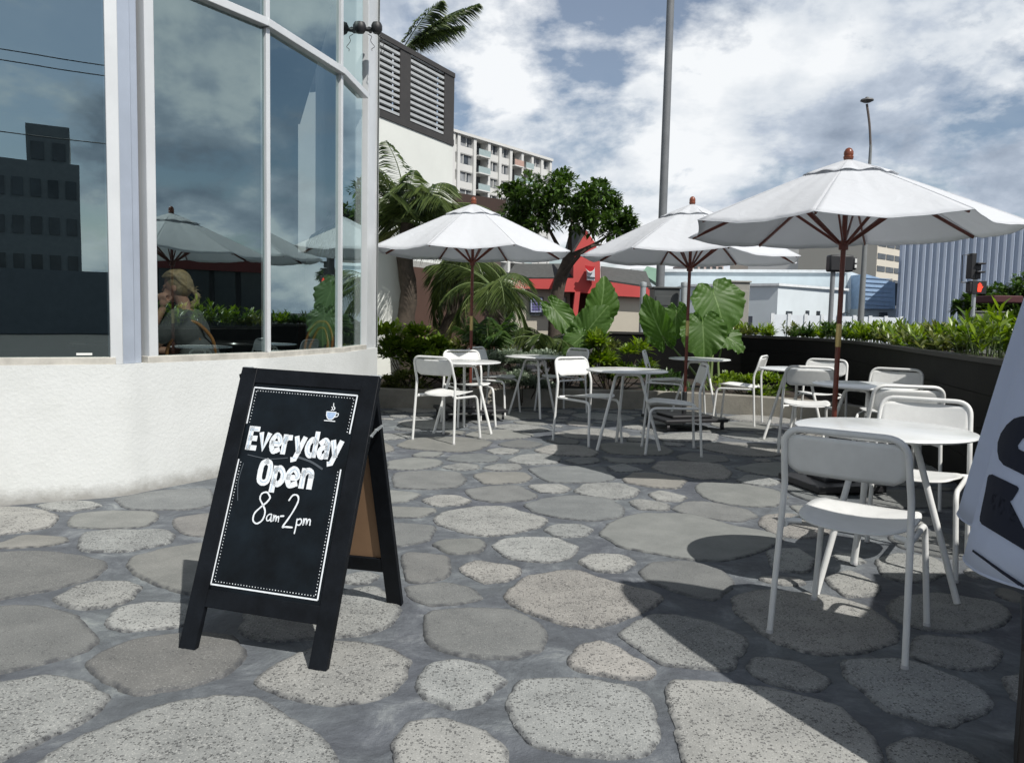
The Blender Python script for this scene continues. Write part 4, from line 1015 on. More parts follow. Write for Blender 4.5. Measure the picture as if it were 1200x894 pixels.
shrub('leafy_shrub', 'variegated light green shrub below the left elephant ear leaves', at(716, 462, 11.5), .46, .35, .80, 2400, .14, .042, 'leafA', 33)
shrub('silver_shrub', 'small leaved silvery shrub spilling over the kerb behind the farthest table', at(612, 476, 10.78), .74, .30, .70, 9000, .06, .028, 'leafS', 34)
shrub('silver_shrub', 'silvery shrub at the kerb between cafe corner and left umbrella base', at(468, 474, 10.5), .55, .22, .42, 3200, .055, .026, 'leafG', 38)
shrub('leafy_shrub', 'low sunny green shrub behind the chairs right of the middle umbrella pole', at(880, 470, 11.2), .5, .25, .38, 1100, .11, .035, 'leafA', 35)
shrub('leafy_shrub', 'low green shrub behind the middle umbrella pole', at(775, 468, 11.1), .5, .25, .34, 700, .11, .035, 'leafB', 36)
shrub('leafy_shrub', 'mixed undergrowth behind the farthest table and left of the elephant ears', at(655, 460, 12.2), .7, .35, .80, 2200, .13, .03, 'leafG', 37)

# elephant ears
def ear_leaf(mb, vein, c, tipdir, nrm, ln, wd, ripple, seed):
    """heart shaped blade centred at c, tip along tipdir, facing nrm"""
    rd = random.Random(seed); tip = tipdir.normalized(); n = (nrm - tip * nrm.dot(tip)).normalized(); s = tip.cross(n)
    nu, nr = 128, 30; vs = []; vn = []
    for j in range(nr + 1):
        for i in range(nu + 1):
            a = -PI + 2 * PI * i / nu; r_ = j / nr
            # outline: long to the tip, notched at the stalk
            ol = .56 * (1 + .30 * math.cos(a)) * (1 - .55 * math.exp(-((abs(a) - PI) / .28) ** 2)) + .10 * math.exp(-(a / .22) ** 2)
            ol *= 1 + .018 * math.sin(13 * a * 2)
            x = r_ * ol * math.cos(a) * ln - .12 * ln + .0; y = r_ * ol * math.sin(a) * wd * 1.08
            w1 = math.sin((x + .12 * ln - abs(y) * .75 * ln / wd) / ln * 24. + .5 * math.sin(a * 3 + seed)) * min(1, abs(y) / (.05 * wd)); z = ripple * r_ ** 1.5 * abs(w1) + .10 * wd * (abs(y) / wd) ** 1.2 - .35 * ln * max(0, x / ln) ** 2 + .03 * r_ ** 3 * math.sin(a * 7 + seed) + .018 * r_ ** 4 * math.sin(a * 19 + seed * 2)
            vs.append(c + tip * x + s * y + n * z)
            v_ = max(0, 1 - abs(w1) / .22) * .5
            if abs(y) < .012 * ln: v_ = 1
            vn.append(v_)
    o = len(mb.v)
    mb.add(vs, [(j * (nu + 1) + i, j * (nu + 1) + i + 1, (j + 1) * (nu + 1) + i + 1, (j + 1) * (nu + 1) + i) for j in range(nr) for i in range(nu)], 0, True)
    vein += vn
def ears(label, base, leaves):
    t = thing('elephant_ear_plant', label, 'plant', tuple(base))
    for i, (px, py, Y, tx, tz, nx, nz, ln, wd) in enumerate(leaves):
        mb = MB(); vein = []; c = at(px, py, Y) - base
        ear_leaf(mb, vein, c, Vector((tx, -.25, tz)), Vector((nx, -1, nz)), ln * .9, wd * .9, .012, i + int(base.x * 10))
        o = mb.build('leaf_blade', M['leafE'], t)
        at_ = o.data.attributes.new('vein', 'FLOAT', 'POINT'); at_.data.foreach_set('value', vein)
        st = MB(); k_ = c - Vector((tx, -.25, tz)).normalized() * (ln * .14); st.tube([Vector((i * .04 - .06, 0, 0)), k_ * .5 + Vector((0, .05, .05)), k_], [.028, .018, .009], 8)
        st.build('leaf_stalk', M['stem'], t)
    return t
ears('elephant ear plant with huge ribbed leaves right behind the middle umbrella pole', at(836, 468, 11.8) * 1.0, [
    (840, 354, 11.9, .35, -1.0, .25, .35, .82, .80), (824, 388, 11.5, .05, -1.0, -.1, .3, .68, .60), (772, 385, 11.7, -.55, 1.0, -.7, .5, .85, .42),
    (792, 372, 12.1, -.1, -1, -.8, .4, .55, .4), (853, 396, 12.0, .9, -.6, .5, .6, .5, .4)])
ears('elephant ear plant with pointed bright leaves left of the middle umbrella', at(690, 462, 11.9), [
    (655, 368, 11.8, .75, -.8, -.3, .7, .74, .34), (704, 362, 12.0, .15, 1.0, .3, .4, .75, .48), (690, 386, 11.6, .5, .75, -.1, .5, .7, .5), (678, 398, 11.5, -.7, -.6, -.3, .7, .5, .36)])

# tree in front of the red building
def tree(label, trunk_pts, radii, limbs, clumps, nl, ll, lw, seed, m='leafC', name='shade_tree'):
    rd = random.Random(seed); b = Vector(trunk_pts[0]); t = thing(name, label, 'tree', tuple(b)); tk = MB()
    tk.tube(cat([Vector(p) - b for p in trunk_pts], 4), [radii[0] + (radii[1] - radii[0]) * i / (4 * (len(trunk_pts) - 1)) for i in range(4 * (len(trunk_pts) - 1) + 1)], 10)
    for l in limbs:
        ll_ = cat([Vector(p) - b for p in l], 4); tk.tube(ll_, [.06 - .045 * i / (len(ll_) - 1) for i in range(len(ll_))], 7)
    tk.build('trunk', M['bark'], t); mb = MB()
    for (c, r_) in clumps:
        c = Vector(c) - b; sub = [(c + rv(rd) * r_ * .75, r_ * rd.uniform(.3, .5)) for _ in range(9)]
        for q, rr_ in sub:
            for i in range(nl // 9):
                d = rv(rd); d.z = d.z * .75 + .12; p = q + d * rr_ * rd.uniform(.5, 1.05)
                leaf(mb, p, (d + rv(rd) * .7 + Vector((0, 0, .25))), Vector((0, 0, 1)), ll * rd.uniform(.6, 1.2), lw * rd.uniform(.7, 1.2), .3, .15, seg=2)
    mb.build('crown', M[m], t); return t
YT = 18.
cl_ = [(at(x, y, YT + dy_), r_) for x, y, dy_, r_ in ((600, 240, 0, .42), (622, 232, .8, .5), (640, 225, -.5, .5), (655, 248, .3, .55), (672, 232, .5, .5), (690, 240, -.6, .5), (705, 262, .2, .5), (722, 262, 0, .42), (736, 268, .4, .30), (684, 256, -.4, .4), (625, 258, -.4, .42), (612, 262, .3, .35), (660, 216, .3, .32), (700, 226, .2, .3), (598, 225, .2, .25), (712, 240, .7, .3))]
tree('spreading dark green shade tree with a crooked trunk in front of the red building', [at(650, 400, YT) - Vector((0, 0, .6)), at(651, 372, YT), at(655, 335, YT), at(664, 310, YT), at(668, 298, YT)], (.17, .12),
     [[at(664, 308, YT), at(652, 285, YT), at(640, 262, YT - .2), at(630, 240, YT)], [at(668, 300, YT), at(668, 275, YT), at(672, 250, YT + .3)], [at(668, 300, YT), at(690, 290, YT), at(704, 282, YT), at(722, 270, YT)], [at(655, 330, YT), at(680, 298, YT - .4), at(700, 287, YT - .4), at(715, 292, YT)], [at(640, 262, YT - .2), at(615, 250, YT), at(600, 240, YT)]],
     cl_, 560, .17, .075, 41)

# ------------------------------------------------------------------ background buildings and street
def quadbox(mb, a, b, z0, z1, dep, mi=0):
    """box whose front face runs a->b (xy), extruded dep away from camera"""
    a = Vector((a[0], a[1])); b = Vector((b[0], b[1])); d = (b - a).normalized(); n = Vector((-d.y, d.x))
    if n.y < 0: n = -n
    pl = [a, b, b + n * dep, a + n * dep]
    if area([tuple(p) for p in pl]) < 0: pl.reverse()
    mb.prism([tuple(p) for p in pl], z0, z1, mi)
mwhite = mat('white_render', (.72, .74, .70), .85, var=.06, vscale=.4)
mdgrey = mat('dark_grey_louvre_frame', (.045, .042, .040), .6)
mslat = mat('pale_louvre_slat', (.44, .46, .47), .6)
# white building with louvred screen
a = at(438, 100, 25.0); b = at(532, 100, 29.3)
wbld = thing('white_building', 'plain white building with a dark louvred screen on top, behind the left palm', 'building', (a.x, a.y, -.05))
def rel(o, v): return Vector(v) - o.location
def bpart(parent, mb, name, m, **k):
    o = mb.build(name, m, parent, **k); o.data.transform(Matrix.Translation(-Vector(parent.location))); return o
a0 = a + (a - b) * .55
zt0, zt1 = at(440, 50, 25.0).z, 7.45
mb = MB(); quadbox(mb, (a0.x, a0.y), (b.x, b.y), -.05, 7.42, 8); bpart(wbld, mb, 'wall', mwhite)
fr = MB(); d = Vector((b.x - a.x, b.y - a.y, 0)); Ln_ = d.length; d.normalize(); nrm = Vector((d.y, -d.x, 0))
def onw(u, z, o=0): return Vector((a.x, a.y, 0)) + d * (u * Ln_) + nrm * o + Vector((0, 0, z))
zb, zt = 7.42, 9.95
for u in (-.5, .0, .0, .345, .86, 1.0):
    pass
def wbox(mb, u0, u1, z0, z1, o0, o1, mi=0):
    ps = [onw(u0, z0, o0), onw(u1, z0, o0), onw(u1, z0, o1), onw(u0, z0, o1)]; vs = ps + [p + Vector((0, 0, z1 - z0)) for p in ps]
    mb.add(vs, [(3, 2, 1, 0), (4, 5, 6, 7), (0, 1, 5, 4), (1, 2, 6, 5), (2, 3, 7, 6), (3, 0, 4, 7)], mi)
for u0, u1 in ((-.55, -.42), (.29, .415), (.86, 1.0)): wbox(fr, u0, u1, zb + .005, zt, -.25, .02)
wbox(fr, -.55, 1.0, zt - .12, zt + .04, -.3, .05); wbox(fr, -.55, 1.0, zb + .004, zb + .22, -.2, .04)
bpart(wbld, fr, 'screen_frame', mdgrey)
for u0, u1, in ((-.42, .29), (.415, .86)):
    n = 12
    slm = MB()
    for k_ in range(n):
        z = zb + .27 + (zt - zb - .42) * k_ / (n - 1); wbox(slm, u0, u1, z, z + .085, -.1, .0)
    bpart(wbld, slm, 'louvre_slats', mslat)
    bk_ = MB(); wbox(bk_, u0, u1, zb + .22, zt - .12, -.35, -.30); bpart(wbld, bk_, 'louvre_back', mdgrey)
# palm behind it
p = at(470, 62, 33.5)
palm('tall palm rising behind the louvred screen, one big frond against the sky', (p.x, p.y, -.05), p, 5, 3.6, 51, .16, ll=.95, elr=(.55, 1.0), yellow=0, lw=.085, droop=(.1, .6), azr=(-.7, 1.0))
# brown low building
a = at(468, 300, 15.5); b = at(600, 300, 19.5)
bl = thing('brown_building', 'low dark brown building behind the left palms', 'building', (a.x, a.y, -.05))
mb = MB(); a2 = a - (b - a) * .4; quadbox(mb, (a2.x, a2.y), (b.x, b.y), -.05, 2.2, 4); bpart(bl, mb, 'wall', mat('brown_wall', (.075, .04, .028), .8))
mb = MB(); quadbox(mb, (a2.x, a2.y), (b.x, b.y), 2.2, 2.32, 4.2); bpart(bl, mb, 'ledge', mat('grey_ledge', (.35, .35, .33), .7))
a = at(470, 230, 34); b = at(588, 246, 38)
bl = thing('brown_building', 'dark brown flat roofed building between the left umbrella and the apartment block', 'building', (a.x, a.y, -.05))
mb = MB(); quadbox(mb, (a.x, a.y), (b.x, b.y), -.05, 6.1, 6); bpart(bl, mb, 'wall', mat('grey_brown_wall', (.10, .08, .07), .8))
mb = MB(); quadbox(mb, (a.x - .3, a.y - .3), (b.x + .2, b.y - .3), 6.1, 6.75, 6.8); bpart(bl, mb, 'roof', mat('brown_fascia', (.045, .026, .02), .8))
# white rounded wall panel left
p = at(455, 400, 11.9); mb = MB()
c = at(438, 400, 12.0); d2 = at(475, 400, 12.6); quadbox(mb, (c.x - 1, c.y), (d2.x, d2.y), .0, 2.35, .3)
o = mb.build('garden_wall', mwhite, bevel=.05); tag(o, 'white rendered garden wall behind the shrub beside the cafe corner', 'wall')
# apartment
a = at(531, 152, 129.); b = at(646, 187, 151.)
ap = thing('apartment_block', 'long white apartment block with balconies, above the left umbrella and tree', 'building', (a.x, a.y, -.05))
d = Vector((b.x - a.x, b.y - a.y, 0)); Ln_ = d.length; d.normalize(); nrm = Vector((d.y, -d.x, 0)); apo = Vector((a.x, a.y, 0))
def onw(u, z, o=0): return apo + d * (u * Ln_) + nrm * o + Vector((0, 0, z))
mapt = mat('apartment_paint', (.62, .62, .60), .85, var=.06, vscale=.1); mgl = mat('dark_window_glass', (.06, .07, .08), .15, var=.7, vscale=.25); mcurt = mat('curtain_grey', (.22, .23, .24), .8, var=.6, vscale=.5)
zroof = a.z; fl = 2.82; wallm = MB(); bays = [.0, .045, .19, .325, .435, .545, .665, .775, .885, .985]
wbox(wallm, -.06, 1.0, -.05, zroof - .3, -10, -1.55)
wbox(wallm, -.06, 1.0, zroof - .45, zroof, -10.2, .5)
for u in bays: wbox(wallm, u - .012, u + .012, -.05, zroof - .46, -1.54, .25)
kinds = ['w', 'w', 'b', 'w', 'w', 'b', 'b', 'w', 'w']
for f_ in range(7):
    zc = zroof - .45 - f_ * fl
    for i, k_ in enumerate(kinds):
        u0, u1 = bays[i] + .012, bays[i + 1] - .012
        if k_ == 'w':
            wbox(wallm, u0, u1, zc - fl, zc - fl + 1.12, -1.54, -.05); wbox(wallm, u0, u1, zc - .12, zc - .01, -1.54, -.1)
        else:
            wbox(wallm, u0, u1, zc - fl, zc - fl + .2, -1.54, .9)
bpart(ap, wallm, 'wall', mapt)
for f_ in range(7):
    zc = zroof - .45 - f_ * fl
    for i, k_ in enumerate(kinds):
        u0, u1 = bays[i] + .012, bays[i + 1] - .012
        if k_ == 'w':
            wi = MB(); wbox(wi, u0, u1, zc - fl + 1.12, zc - .12, -.5, -.4, 0)
            rdw = random.Random(i * 20 + f_); um = u0 + (u1 - u0) * rdw.uniform(.3, .6)
            wbox(wi, u0, um, zc - fl + 1.13, zc - .13, -.39, -.36, 1); wbox(wi, u1 - (u1 - u0) * .2, u1, zc - fl + 1.13, zc - .13, -.39, -.36, 1); wbox(wi, um, um + .006, zc - fl + 1.25, zc - .12, -.35, -.25, 2)
            bpart(ap, wi, 'window', [mgl, mcurt, mapt])
        else:
            wi = MB(); wbox(wi, u0, u1, zc - fl + .2, zc - .01, -1.5, -1.45, 0); bpart(ap, wi, 'balcony_door', mgl)
            ra = MB(); wbox(ra, u0, u1, zc - fl + .2, zc - fl + 1.2, .8, .84); bpart(ap, ra, 'balcony_railing', mat('railing_glass', (.34, .42, .42), .3) if f_ != 0 or i != 5 else mat('pinkish_railing', (.45, .30, .25), .7))
# red building
mred = mat('faded_red_paint', (.52, .07, .065), .7, var=.12, vscale=.5); mroof = mat('grey_shingle', (.075, .078, .075), .9, var=.3, vscale=6, bump=.3, bscale=8); mbeige = mat('beige_wall', (.50, .46, .38), .85, var=.08, vscale=.5)
YR = 36.
rb = thing('red_building', 'red and beige restaurant with grey shingle roofs and a gabled tower, behind the tree', 'building', tuple(at(700, 385, YR)))
def px_prism(mb, pts, Y, dep, mi=0):
    """front outline given by photo points at distance Y, extruded straight back"""
    f = [at(x, y, Y) for x, y in pts]; n = len(f); vs = f + [p + Vector((0, dep, 0)) for p in f]
    mb.add(vs, [tuple(range(n)), tuple(reversed(range(n, 2 * n)))] + [(i, (i + 1) % n, n + (i + 1) % n, n + i)[::-1] for i in range(n)], mi)
mb = MB(); px_prism(mb, [(596, 338), (668, 338), (668, 392), (596, 392)], YR + .3, 5); px_prism(mb, [(706, 345), (758, 347), (758, 392), (706, 392)], YR - 1.2, 6); bpart(rb, mb, 'wall', mbeige)
mb = MB(); px_prism(mb, [(596, 325), (672, 326), (672, 339), (596, 338)], YR - .2, 5); bpart(rb, mb, 'red_fascia', mred)
mb = MB(); px_prism(mb, [(706, 329), (762, 336), (762, 349), (706, 346)], YR - 1.6, 6); bpart(rb, mb, 'red_fascia', mred)
mb = MB(); px_prism(mb, [(655, 326), (672, 326), (672, 292), (684, 272), (687, 270), (697, 284), (703, 300), (704, 345), (670, 342), (655, 342)], YR - .8, 3); px_prism(mb, [(674, 342), (680, 342), (676, 378), (670, 378)], YR - 1.0, .6); px_prism(mb, [(690, 344), (696, 344), (689, 376), (684, 376)], YR - 1.0, .6); bpart(rb, mb, 'gable_tower', mred)
mb = MB(); px_prism(mb, [(664, 342), (700, 344), (700, 378), (664, 376)], YR + .8, .2); bpart(rb, mb, 'entrance_recess', mat('dark_red_recess', (.10, .02, .02), .7))
def px_slab(mb, pts, mi=0):
    f = [at(x, y, Y) for x, y, Y in pts]; n = len(f); vs = f + [p + Vector((0, .05, -.18)) for p in f]
    mb.add(vs, [tuple(range(n)), tuple(reversed(range(n, 2 * n)))] + [(i, (i + 1) % n, n + (i + 1) % n, n + i)[::-1] for i in range(n)], mi)
mb = MB(); px_slab(mb, [(592, 325, YR - .22), (671, 325, YR - .22), (660, 309, YR + 3), (604, 309, YR + 3)]); px_slab(mb, [(705, 327, YR - 1.62), (764, 336, YR - 1.62), (757, 318, YR + 2.5), (704, 312, YR + 2.5)])
px_slab(mb, [(655, 318, YR - .8), (672, 292, YR - .85), (686, 269, YR - .85), (668, 270, YR + 2.0)]); bpart(rb, mb, 'roof', mroof)
mb = MB(); px_prism(mb, [(688, 313), (697, 314), (697, 329), (688, 328)], YR - 1.2, .3, 0); px_prism(mb, [(687.6, 324), (697.4, 325), (697.4, 326.3), (687.6, 325.3)], YR - 1.25, .04, 1); bpart(rb, mb, 'sign_box', [mat('sign_white', (.62, .64, .68), .5), mgl])
mb = MB(); px_prism(mb, [(685.5, 311), (697, 313), (696, 316), (692.5, 319), (690, 318), (686.5, 314.5)], YR - 1.3, .06, 0); px_prism(mb, [(686, 314.7), (688, 316.5), (691, 318.4), (694, 317.8), (696.5, 315.4), (696, 317), (692.5, 320), (689.5, 319.3)], YR - 1.34, .05, 1)
bpart(rb, mb, 'sign_emblem', [mat('sign_red', (.45, .01, .015), .5), mat('sign_white_edge', (.75, .75, .75), .5)])
for x0, x1, y0, y1, k_ in ((622, 636, 349, 366, 'p'), (654, 663, 349, 365, 'w')):
    mb = MB(); px_prism(mb, [(x0 - 2, y0 - 1), (x1 + 1, y0 - 1), (x1 + 1, y1 + 4), (x0 - 2, y1 + 4)], YR + .15, .1, 0); px_prism(mb, [(x0, y0), (x1 - .5, y0), (x1 - .5, y1), (x0, y1)], YR + .08, .05, 1)
    for q in range(4): px_prism(mb, [(x0 + 2, y0 + 3 + q * 3.2), (x1 - 3, y0 + 3 + q * 3.2), (x1 - 3, y0 + 4.6 + q * 3.2), (x0 + 2, y0 + 4.6 + q * 3.2)], YR + .05, .02, 2)
    bpart(rb, mb, 'window', [mgl, mat('poster_' + k_, (.36, .38, .55) if k_ == 'p' else (.55, .55, .50), .6), mat('poster_ink_' + k_, (.12, .10, .30) if k_ == 'p' else (.30, .20, .12), .6)])
# street poles
def pole(name, label, cat_, px, pyb, Y, r0, r1, z1, m, seed=0):
    b_ = at(px, pyb, Y); t = thing(name, label, cat_, (b_.x, b_.y, -.05)); MB().tube([(0, 0, 0), (0, 0, z1)], [r0, r1], 16).build('pole', m, t); return t
p = pole('utility_pole', 'tall thick grey steel pole rising past the top of the photo behind the middle umbrella', 'pole', 773.5, 335, 20, .115, .085, 13, mat('dull_grey_pole', (.17, .18, .19), .55))
p = pole('street_lamp', 'slender street lamp with a small round head behind the right umbrella', 'street lamp', 1010, 350, 30, .13, .05, 8.0, mat('weathered_pole', (.20, .21, .21), .6))
hd = at(1016, 119, 30) - Vector(p.location); top = Vector((.12, 0, 8.0))
MB().tube(cat([Vector((0, 0, 7.9)), Vector((hd.x * .6 + .05, 0, (7.9 + hd.z) / 2)), Vector((hd.x, 0, hd.z - .1))], 5), .045, 8).build('arm', mat('rusty_arm', (.12, .10, .09), .7), p)
MB().lathe([(0, .16), (.06, .15), (.08, .1), (.22, .07), (.24, .02), (.12, -.04), (0, -.05)], 16, o=tuple(hd)).build('lamp_head', mat('lamp_grey', (.14, .14, .14), .6), p)
# bollards and cabinets beyond the bed
for px, lab in ((752.5, 'grey capped steel post left of the dark meter cabinet'), (800.5, 'grey capped steel post right of the dark meter cabinet, beside the middle umbrella pole')):
    b_ = at(px, 372, 16.5); t = thing('steel_bollard', lab, 'bollard', (b_.x, b_.y, -.05), group='steel posts by the meter cabinet'); zt_ = at(px, 330, 16.5).z
    MB().tube([(0, 0, 0), (0, 0, zt_)], .062, 14).build('post', M['steel'], t); MB().lathe([(.072, -.05), (.075, 0), (.07, .03), (0, .05)], 14, o=(0, 0, zt_)).build('cap', M['steel'], t)
def cab(name, label, x0, x1, y0, Y, m, dep=.6, doorcol=None):
    a_ = at(x0, y0, Y); b_ = at(x1, y0, Y); t = thing(name, label, 'cabinet', ((a_.x + b_.x) / 2, Y, -.05)); w_ = b_.x - a_.x; h_ = a_.z + .05
    mb = MB(); mb.box(0, dep / 2, h_ / 2, w_, dep, h_); mb.box(0, dep / 2, h_ + .02, w_ + .06, dep + .06, .04); mb.build('housing', m, t, bevel=.01)
    MB().box(0, -.012, h_ * .52, w_ * .86, .02, h_ * .8).build('door', m, t, bevel=.004)
    MB().tube([(w_ * .33, -.03, h_ * .55), (w_ * .33, -.05, h_ * .5), (w_ * .33, -.03, h_ * .45)], .012, 6).build('handle', M['steel'], t)
    for q in range(3): MB().box(0, -.026, h_ * (.82 - .03 * q), w_ * .5, .008, .012).build('vent_slot', M['blackm'], t)
    return t
cab('meter_cabinet', 'dark grey meter cabinet between two steel posts behind the bed', 767, 797, 338, 16.7, mat('dark_grey_cabinet', (.07, .075, .075), .5))
cab('utility_cabinet', 'tall beige grey utility cabinet behind the elephant ear leaves', 858, 879, 331, 17.5, mat('beige_cabinet', (.30, .29, .26), .6))
# long pale warehouse
mwh = mat('pale_blue_block', (.50, .58, .62), .85, var=.10, vscale=.8, bump=.6, bscale=3); mwl = mat('white_painted_block', (.66, .72, .75), .85, var=.06, vscale=.6)
YW = 52.
ws = thing('warehouse', 'long pale blue block walled warehouse behind the right umbrellas', 'building', tuple(at(900, 385, YW)))
mb = MB(); px_prism(mb, [(742, 318), (992, 319), (992, 392), (742, 388)], YW, 20); bpart(ws, mb, 'wall', mwh)
mb = MB(); px_prism(mb, [(740, 315), (993, 316.5), (993, 320), (740, 318.5)], YW - .15, 20.5); bpart(ws, mb, 'parapet', mat('parapet_paint', (.60, .64, .66), .8))
mb = MB(); px_prism(mb, [(993, 317), (1007, 322), (1007, 388), (993, 390)], YW + .1, 18); bpart(ws, mb, 'end_wall', mwl)
wn_ = thing('white_annex', 'low white building with small windows in front of the pale blue warehouse', 'building', tuple(at(940, 388, 46)))
mb = MB(); fa = at(912, 334, 44.); fb = at(991, 345, 48.5); fc = at(808, 334, 47.5)
zt_ = fa.z
mb.prism([(fc.x, fc.y), (fa.x, fa.y), (fb.x, fb.y), (fb.x + .5, fb.y + 3), (fc.x, fb.y + 3)], -.05, zt_ * .985); bpart(wn_, mb, 'wall', mwl)
mb = MB(); mb.prism([(fc.x - .1, fc.y - .1), (fa.x, fa.y - .15), (fb.x + .15, fb.y - .1), (fb.x + .6, fb.y + 3), (fc.x, fb.y + 3)], zt_ * .985, zt_ * .985 + .14); bpart(wn_, mb, 'roof', mat('white_coping', (.74, .77, .78), .7))
for f_, w_, h_, zz in ((.16, .55, .75, 1.55), (.42, .3, .5, 1.75), (.58, .3, .5, 1.75), (.78, .3, .5, 1.75)):
    q = fa.lerp(fb, f_); dd = (fb - fa).normalized(); an = math.atan2(dd.y, dd.x)
    mb = MB(); mb.box(q.x, q.y - .02, zz, w_, .12, h_, 0, rz=an); mb.box(q.x, q.y - .05, zz - h_ / 2 - .03, w_ + .1, .14, .05, 1, rz=an); bpart(wn_, mb, 'window', [mgl, mwhite])
q = at(880, 380, 45.3); mb = MB(); mb.box(q.x + .35, q.y - .3, .75, 1.3, .2, 1.7); bpart(wn_, mb, 'doorway', mat('navy_shutter', (.02, .025, .04), .5))
# pale blue small building
ab = thing('blue_annex', 'small light blue weatherboard building between the lamp pole and the ribbed building', 'building', tuple(at(1030, 385, 50)))
mb = MB(); px_prism(mb, [(1014, 321), (1049, 331), (1049, 362), (1014, 362)], 50, 5)
for q in range(7): px_prism(mb, [(1014, 325 + 5.2 * q), (1046, 327 + 5.2 * q), (1046, 327.8 + 5.2 * q), (1014, 325.8 + 5.2 * q)], 49.95, .1)
bpart(ab, mb, 'wall', mat('light_blue_boards', (.30, .42, .58), .8))
mb = MB(); px_prism(mb, [(1010, 362), (1056, 362), (1056, 386), (1010, 386)], 50.3, 4); bpart(ab, mb, 'lower_wall', mat('pale_lower_wall', (.45, .50, .52), .8))
mb = MB(); px_prism(mb, [(1047, 332), (1055, 332), (1055, 358), (1047, 358)], 50.2, 3, 0); px_prism(mb, [(1032, 366), (1040, 366), (1040, 378), (1032, 378)], 50.0, .2, 0); bpart(ab, mb, 'window', mgl)
# fence
fn = thing('white_fence', 'long white panel fence with posts behind the strap leaved plants', 'fence', tuple(at(980, 390, 40)))
mb = MB(); a_ = at(905, 368, 38.); b_ = at(1056, 369, 40.); quadbox(mb, (a_.x, a_.y), (b_.x, b_.y), -.05, 1.65, .05); bpart(fn, mb, 'panel', mat('white_fence_panel', (.62, .66, .70), .7, var=.1, vscale=1.5))
for i in range(9):
    q = a_.lerp(b_, i / 8); mb = MB(); mb.box(q.x, q.y - .04, .83, .16, .10, 1.76); bpart(fn, mb, 'post', mat('white_fence_post', (.72, .75, .77), .7))
# high rises far behind
def tower(label, x0, x1, y0, Y, dep, m, rows, y1=392, bays=4, strip=True, name='high_rise', skew=0):
    t = thing(name, label, 'building', tuple(at((x0 + x1) / 2, 385, Y))); A_ = at(x0, y0, Y); B_ = at(x1, y0 , Y + skew); hz = A_.z
    mb = MB(); quadbox(mb, (A_.x, A_.y), (B_.x, B_.y), -.05, hz, dep); bpart(t, mb, 'wall', m)
    nonlocal_ = (Vector((A_.x, A_.y, 0)), Vector((B_.x, B_.y, 0)))
    dA_ = (nonlocal_[1] - nonlocal_[0]); L__ = dA_.length; dA_.normalize(); n_ = Vector((dA_.y, -dA_.x, 0)); an = math.atan2(dA_.y, dA_.x)
    fh = 3.0
    for r_ in range(rows):
        z = hz - 1.6 - r_ * fh
        if z < 2: break
        for b_ in range(bays):
            q = nonlocal_[0] + dA_ * (L__ * (b_ + .5) / bays) + n_ * .03
            mb = MB(); mb.box(q.x, q.y, z, L__ / bays * (.9 if strip else .6), .16, 1.3, rz=an); bpart(t, mb, 'window', mgl)
    return t
mt1 = mat('cream_tower', (.62, .58, .50), .85, var=.05, vscale=.05); mt2 = mat('grey_tower', (.36, .37, .38), .85, var=.05, vscale=.05); mt3 = mat('white_tower', (.72, .72, .70), .85, var=.05, vscale=.05)
tower('cream high-rise with dark window bands just left of the ribbed building', 1030, 1060, 262, 190, 20, mt1, 14, bays=3, skew=10)
tower('grey high-rise behind the right umbrella pole and lamp', 1000, 1032, 262, 230, 20, mt2, 3, bays=2)
tower('white high-rise seen under the right umbrella, left of its pole', 938, 962, 286, 240, 20, mt3, 9, bays=2)
tower('narrow pale high-rise left of the black signal box under the umbrella', 962, 990, 296, 210, 20, mt3, 6, bays=2, skew=15)
tower('low cream block of flats under the umbrella overlap, with small square windows', 878, 936, 300, 230, 20, mt1, 8, bays=8, strip=False)
tower('pinkish flats above the pale warehouse roof, right of the middle umbrella pole', 805, 848, 308, 230, 20, mat('pink_tower', (.55, .45, .40), .85), 4, bays=6, strip=False)
# green awning-like roof near the red building
o = MB(); px_slab(o, [(752, 320, 44), (776, 336, 42), (776, 316, 46), (758, 312, 46)]); o = o.build('green_roof', mat('green_metal_roof', (.16, .27, .20), .6)); tag(o, 'small green metal roof just left of the tall grey pole', 'roof')
# corrugated building
cg = thing('ribbed_building', 'large pale blue building clad in vertical ribbed metal at the far right', 'building', tuple(at(1130, 390, 42)))
a_ = at(1057, 300, 44.); b_ = at(1262, 300, 39.); mb = MB(); dd = Vector((b_.x - a_.x, b_.y - a_.y, 0)); L__ = dd.length; dd.normalize(); n_ = Vector((dd.y, -dd.x, 0)); 
if n_.y > 0: n_ = -n_
zc = at(1200, 262, a_.lerp(b_, .8).y).z
rib_w = .34; nr_ = int(L__ / rib_w); pts = []
for i in range(nr_):
    for f_, o_ in ((0, 0), (.12, .13), (.5, .13), (.62, 0)): pts.append(Vector((a_.x, a_.y, 0)) + dd * (rib_w * (i + f_)) + n_ * o_)
pts.append(Vector((a_.x, a_.y, 0)) + dd * (rib_w * nr_))
vs = [p + Vector((0, 0, z)) for p in pts for z in (-.05, zc)]
mb.add(vs, [(2 * i, 2 * i + 2, 2 * i + 3, 2 * i + 1) for i in range(len(pts) - 1)]); bpart(cg, mb, 'ribbed_cladding', mat('pale_blue_metal', (.50, .57, .68), .5, var=.06, vscale=.3))
mb = MB(); quadbox(mb, (a_.x, a_.y + .3), (b_.x, b_.y + .3), -.05, zc - .05, 14); bpart(cg, mb, 'wall', mat('blue_wall', (.38, .45, .58), .7))
mb = MB(); q = at(1188, 266, 40); mb.box(q.x, q.y + 1.6, zc + .2, .75, 1, .55); bpart(cg, mb, 'roof_box', mat('brown_roof_box', (.09, .07, .06), .7))
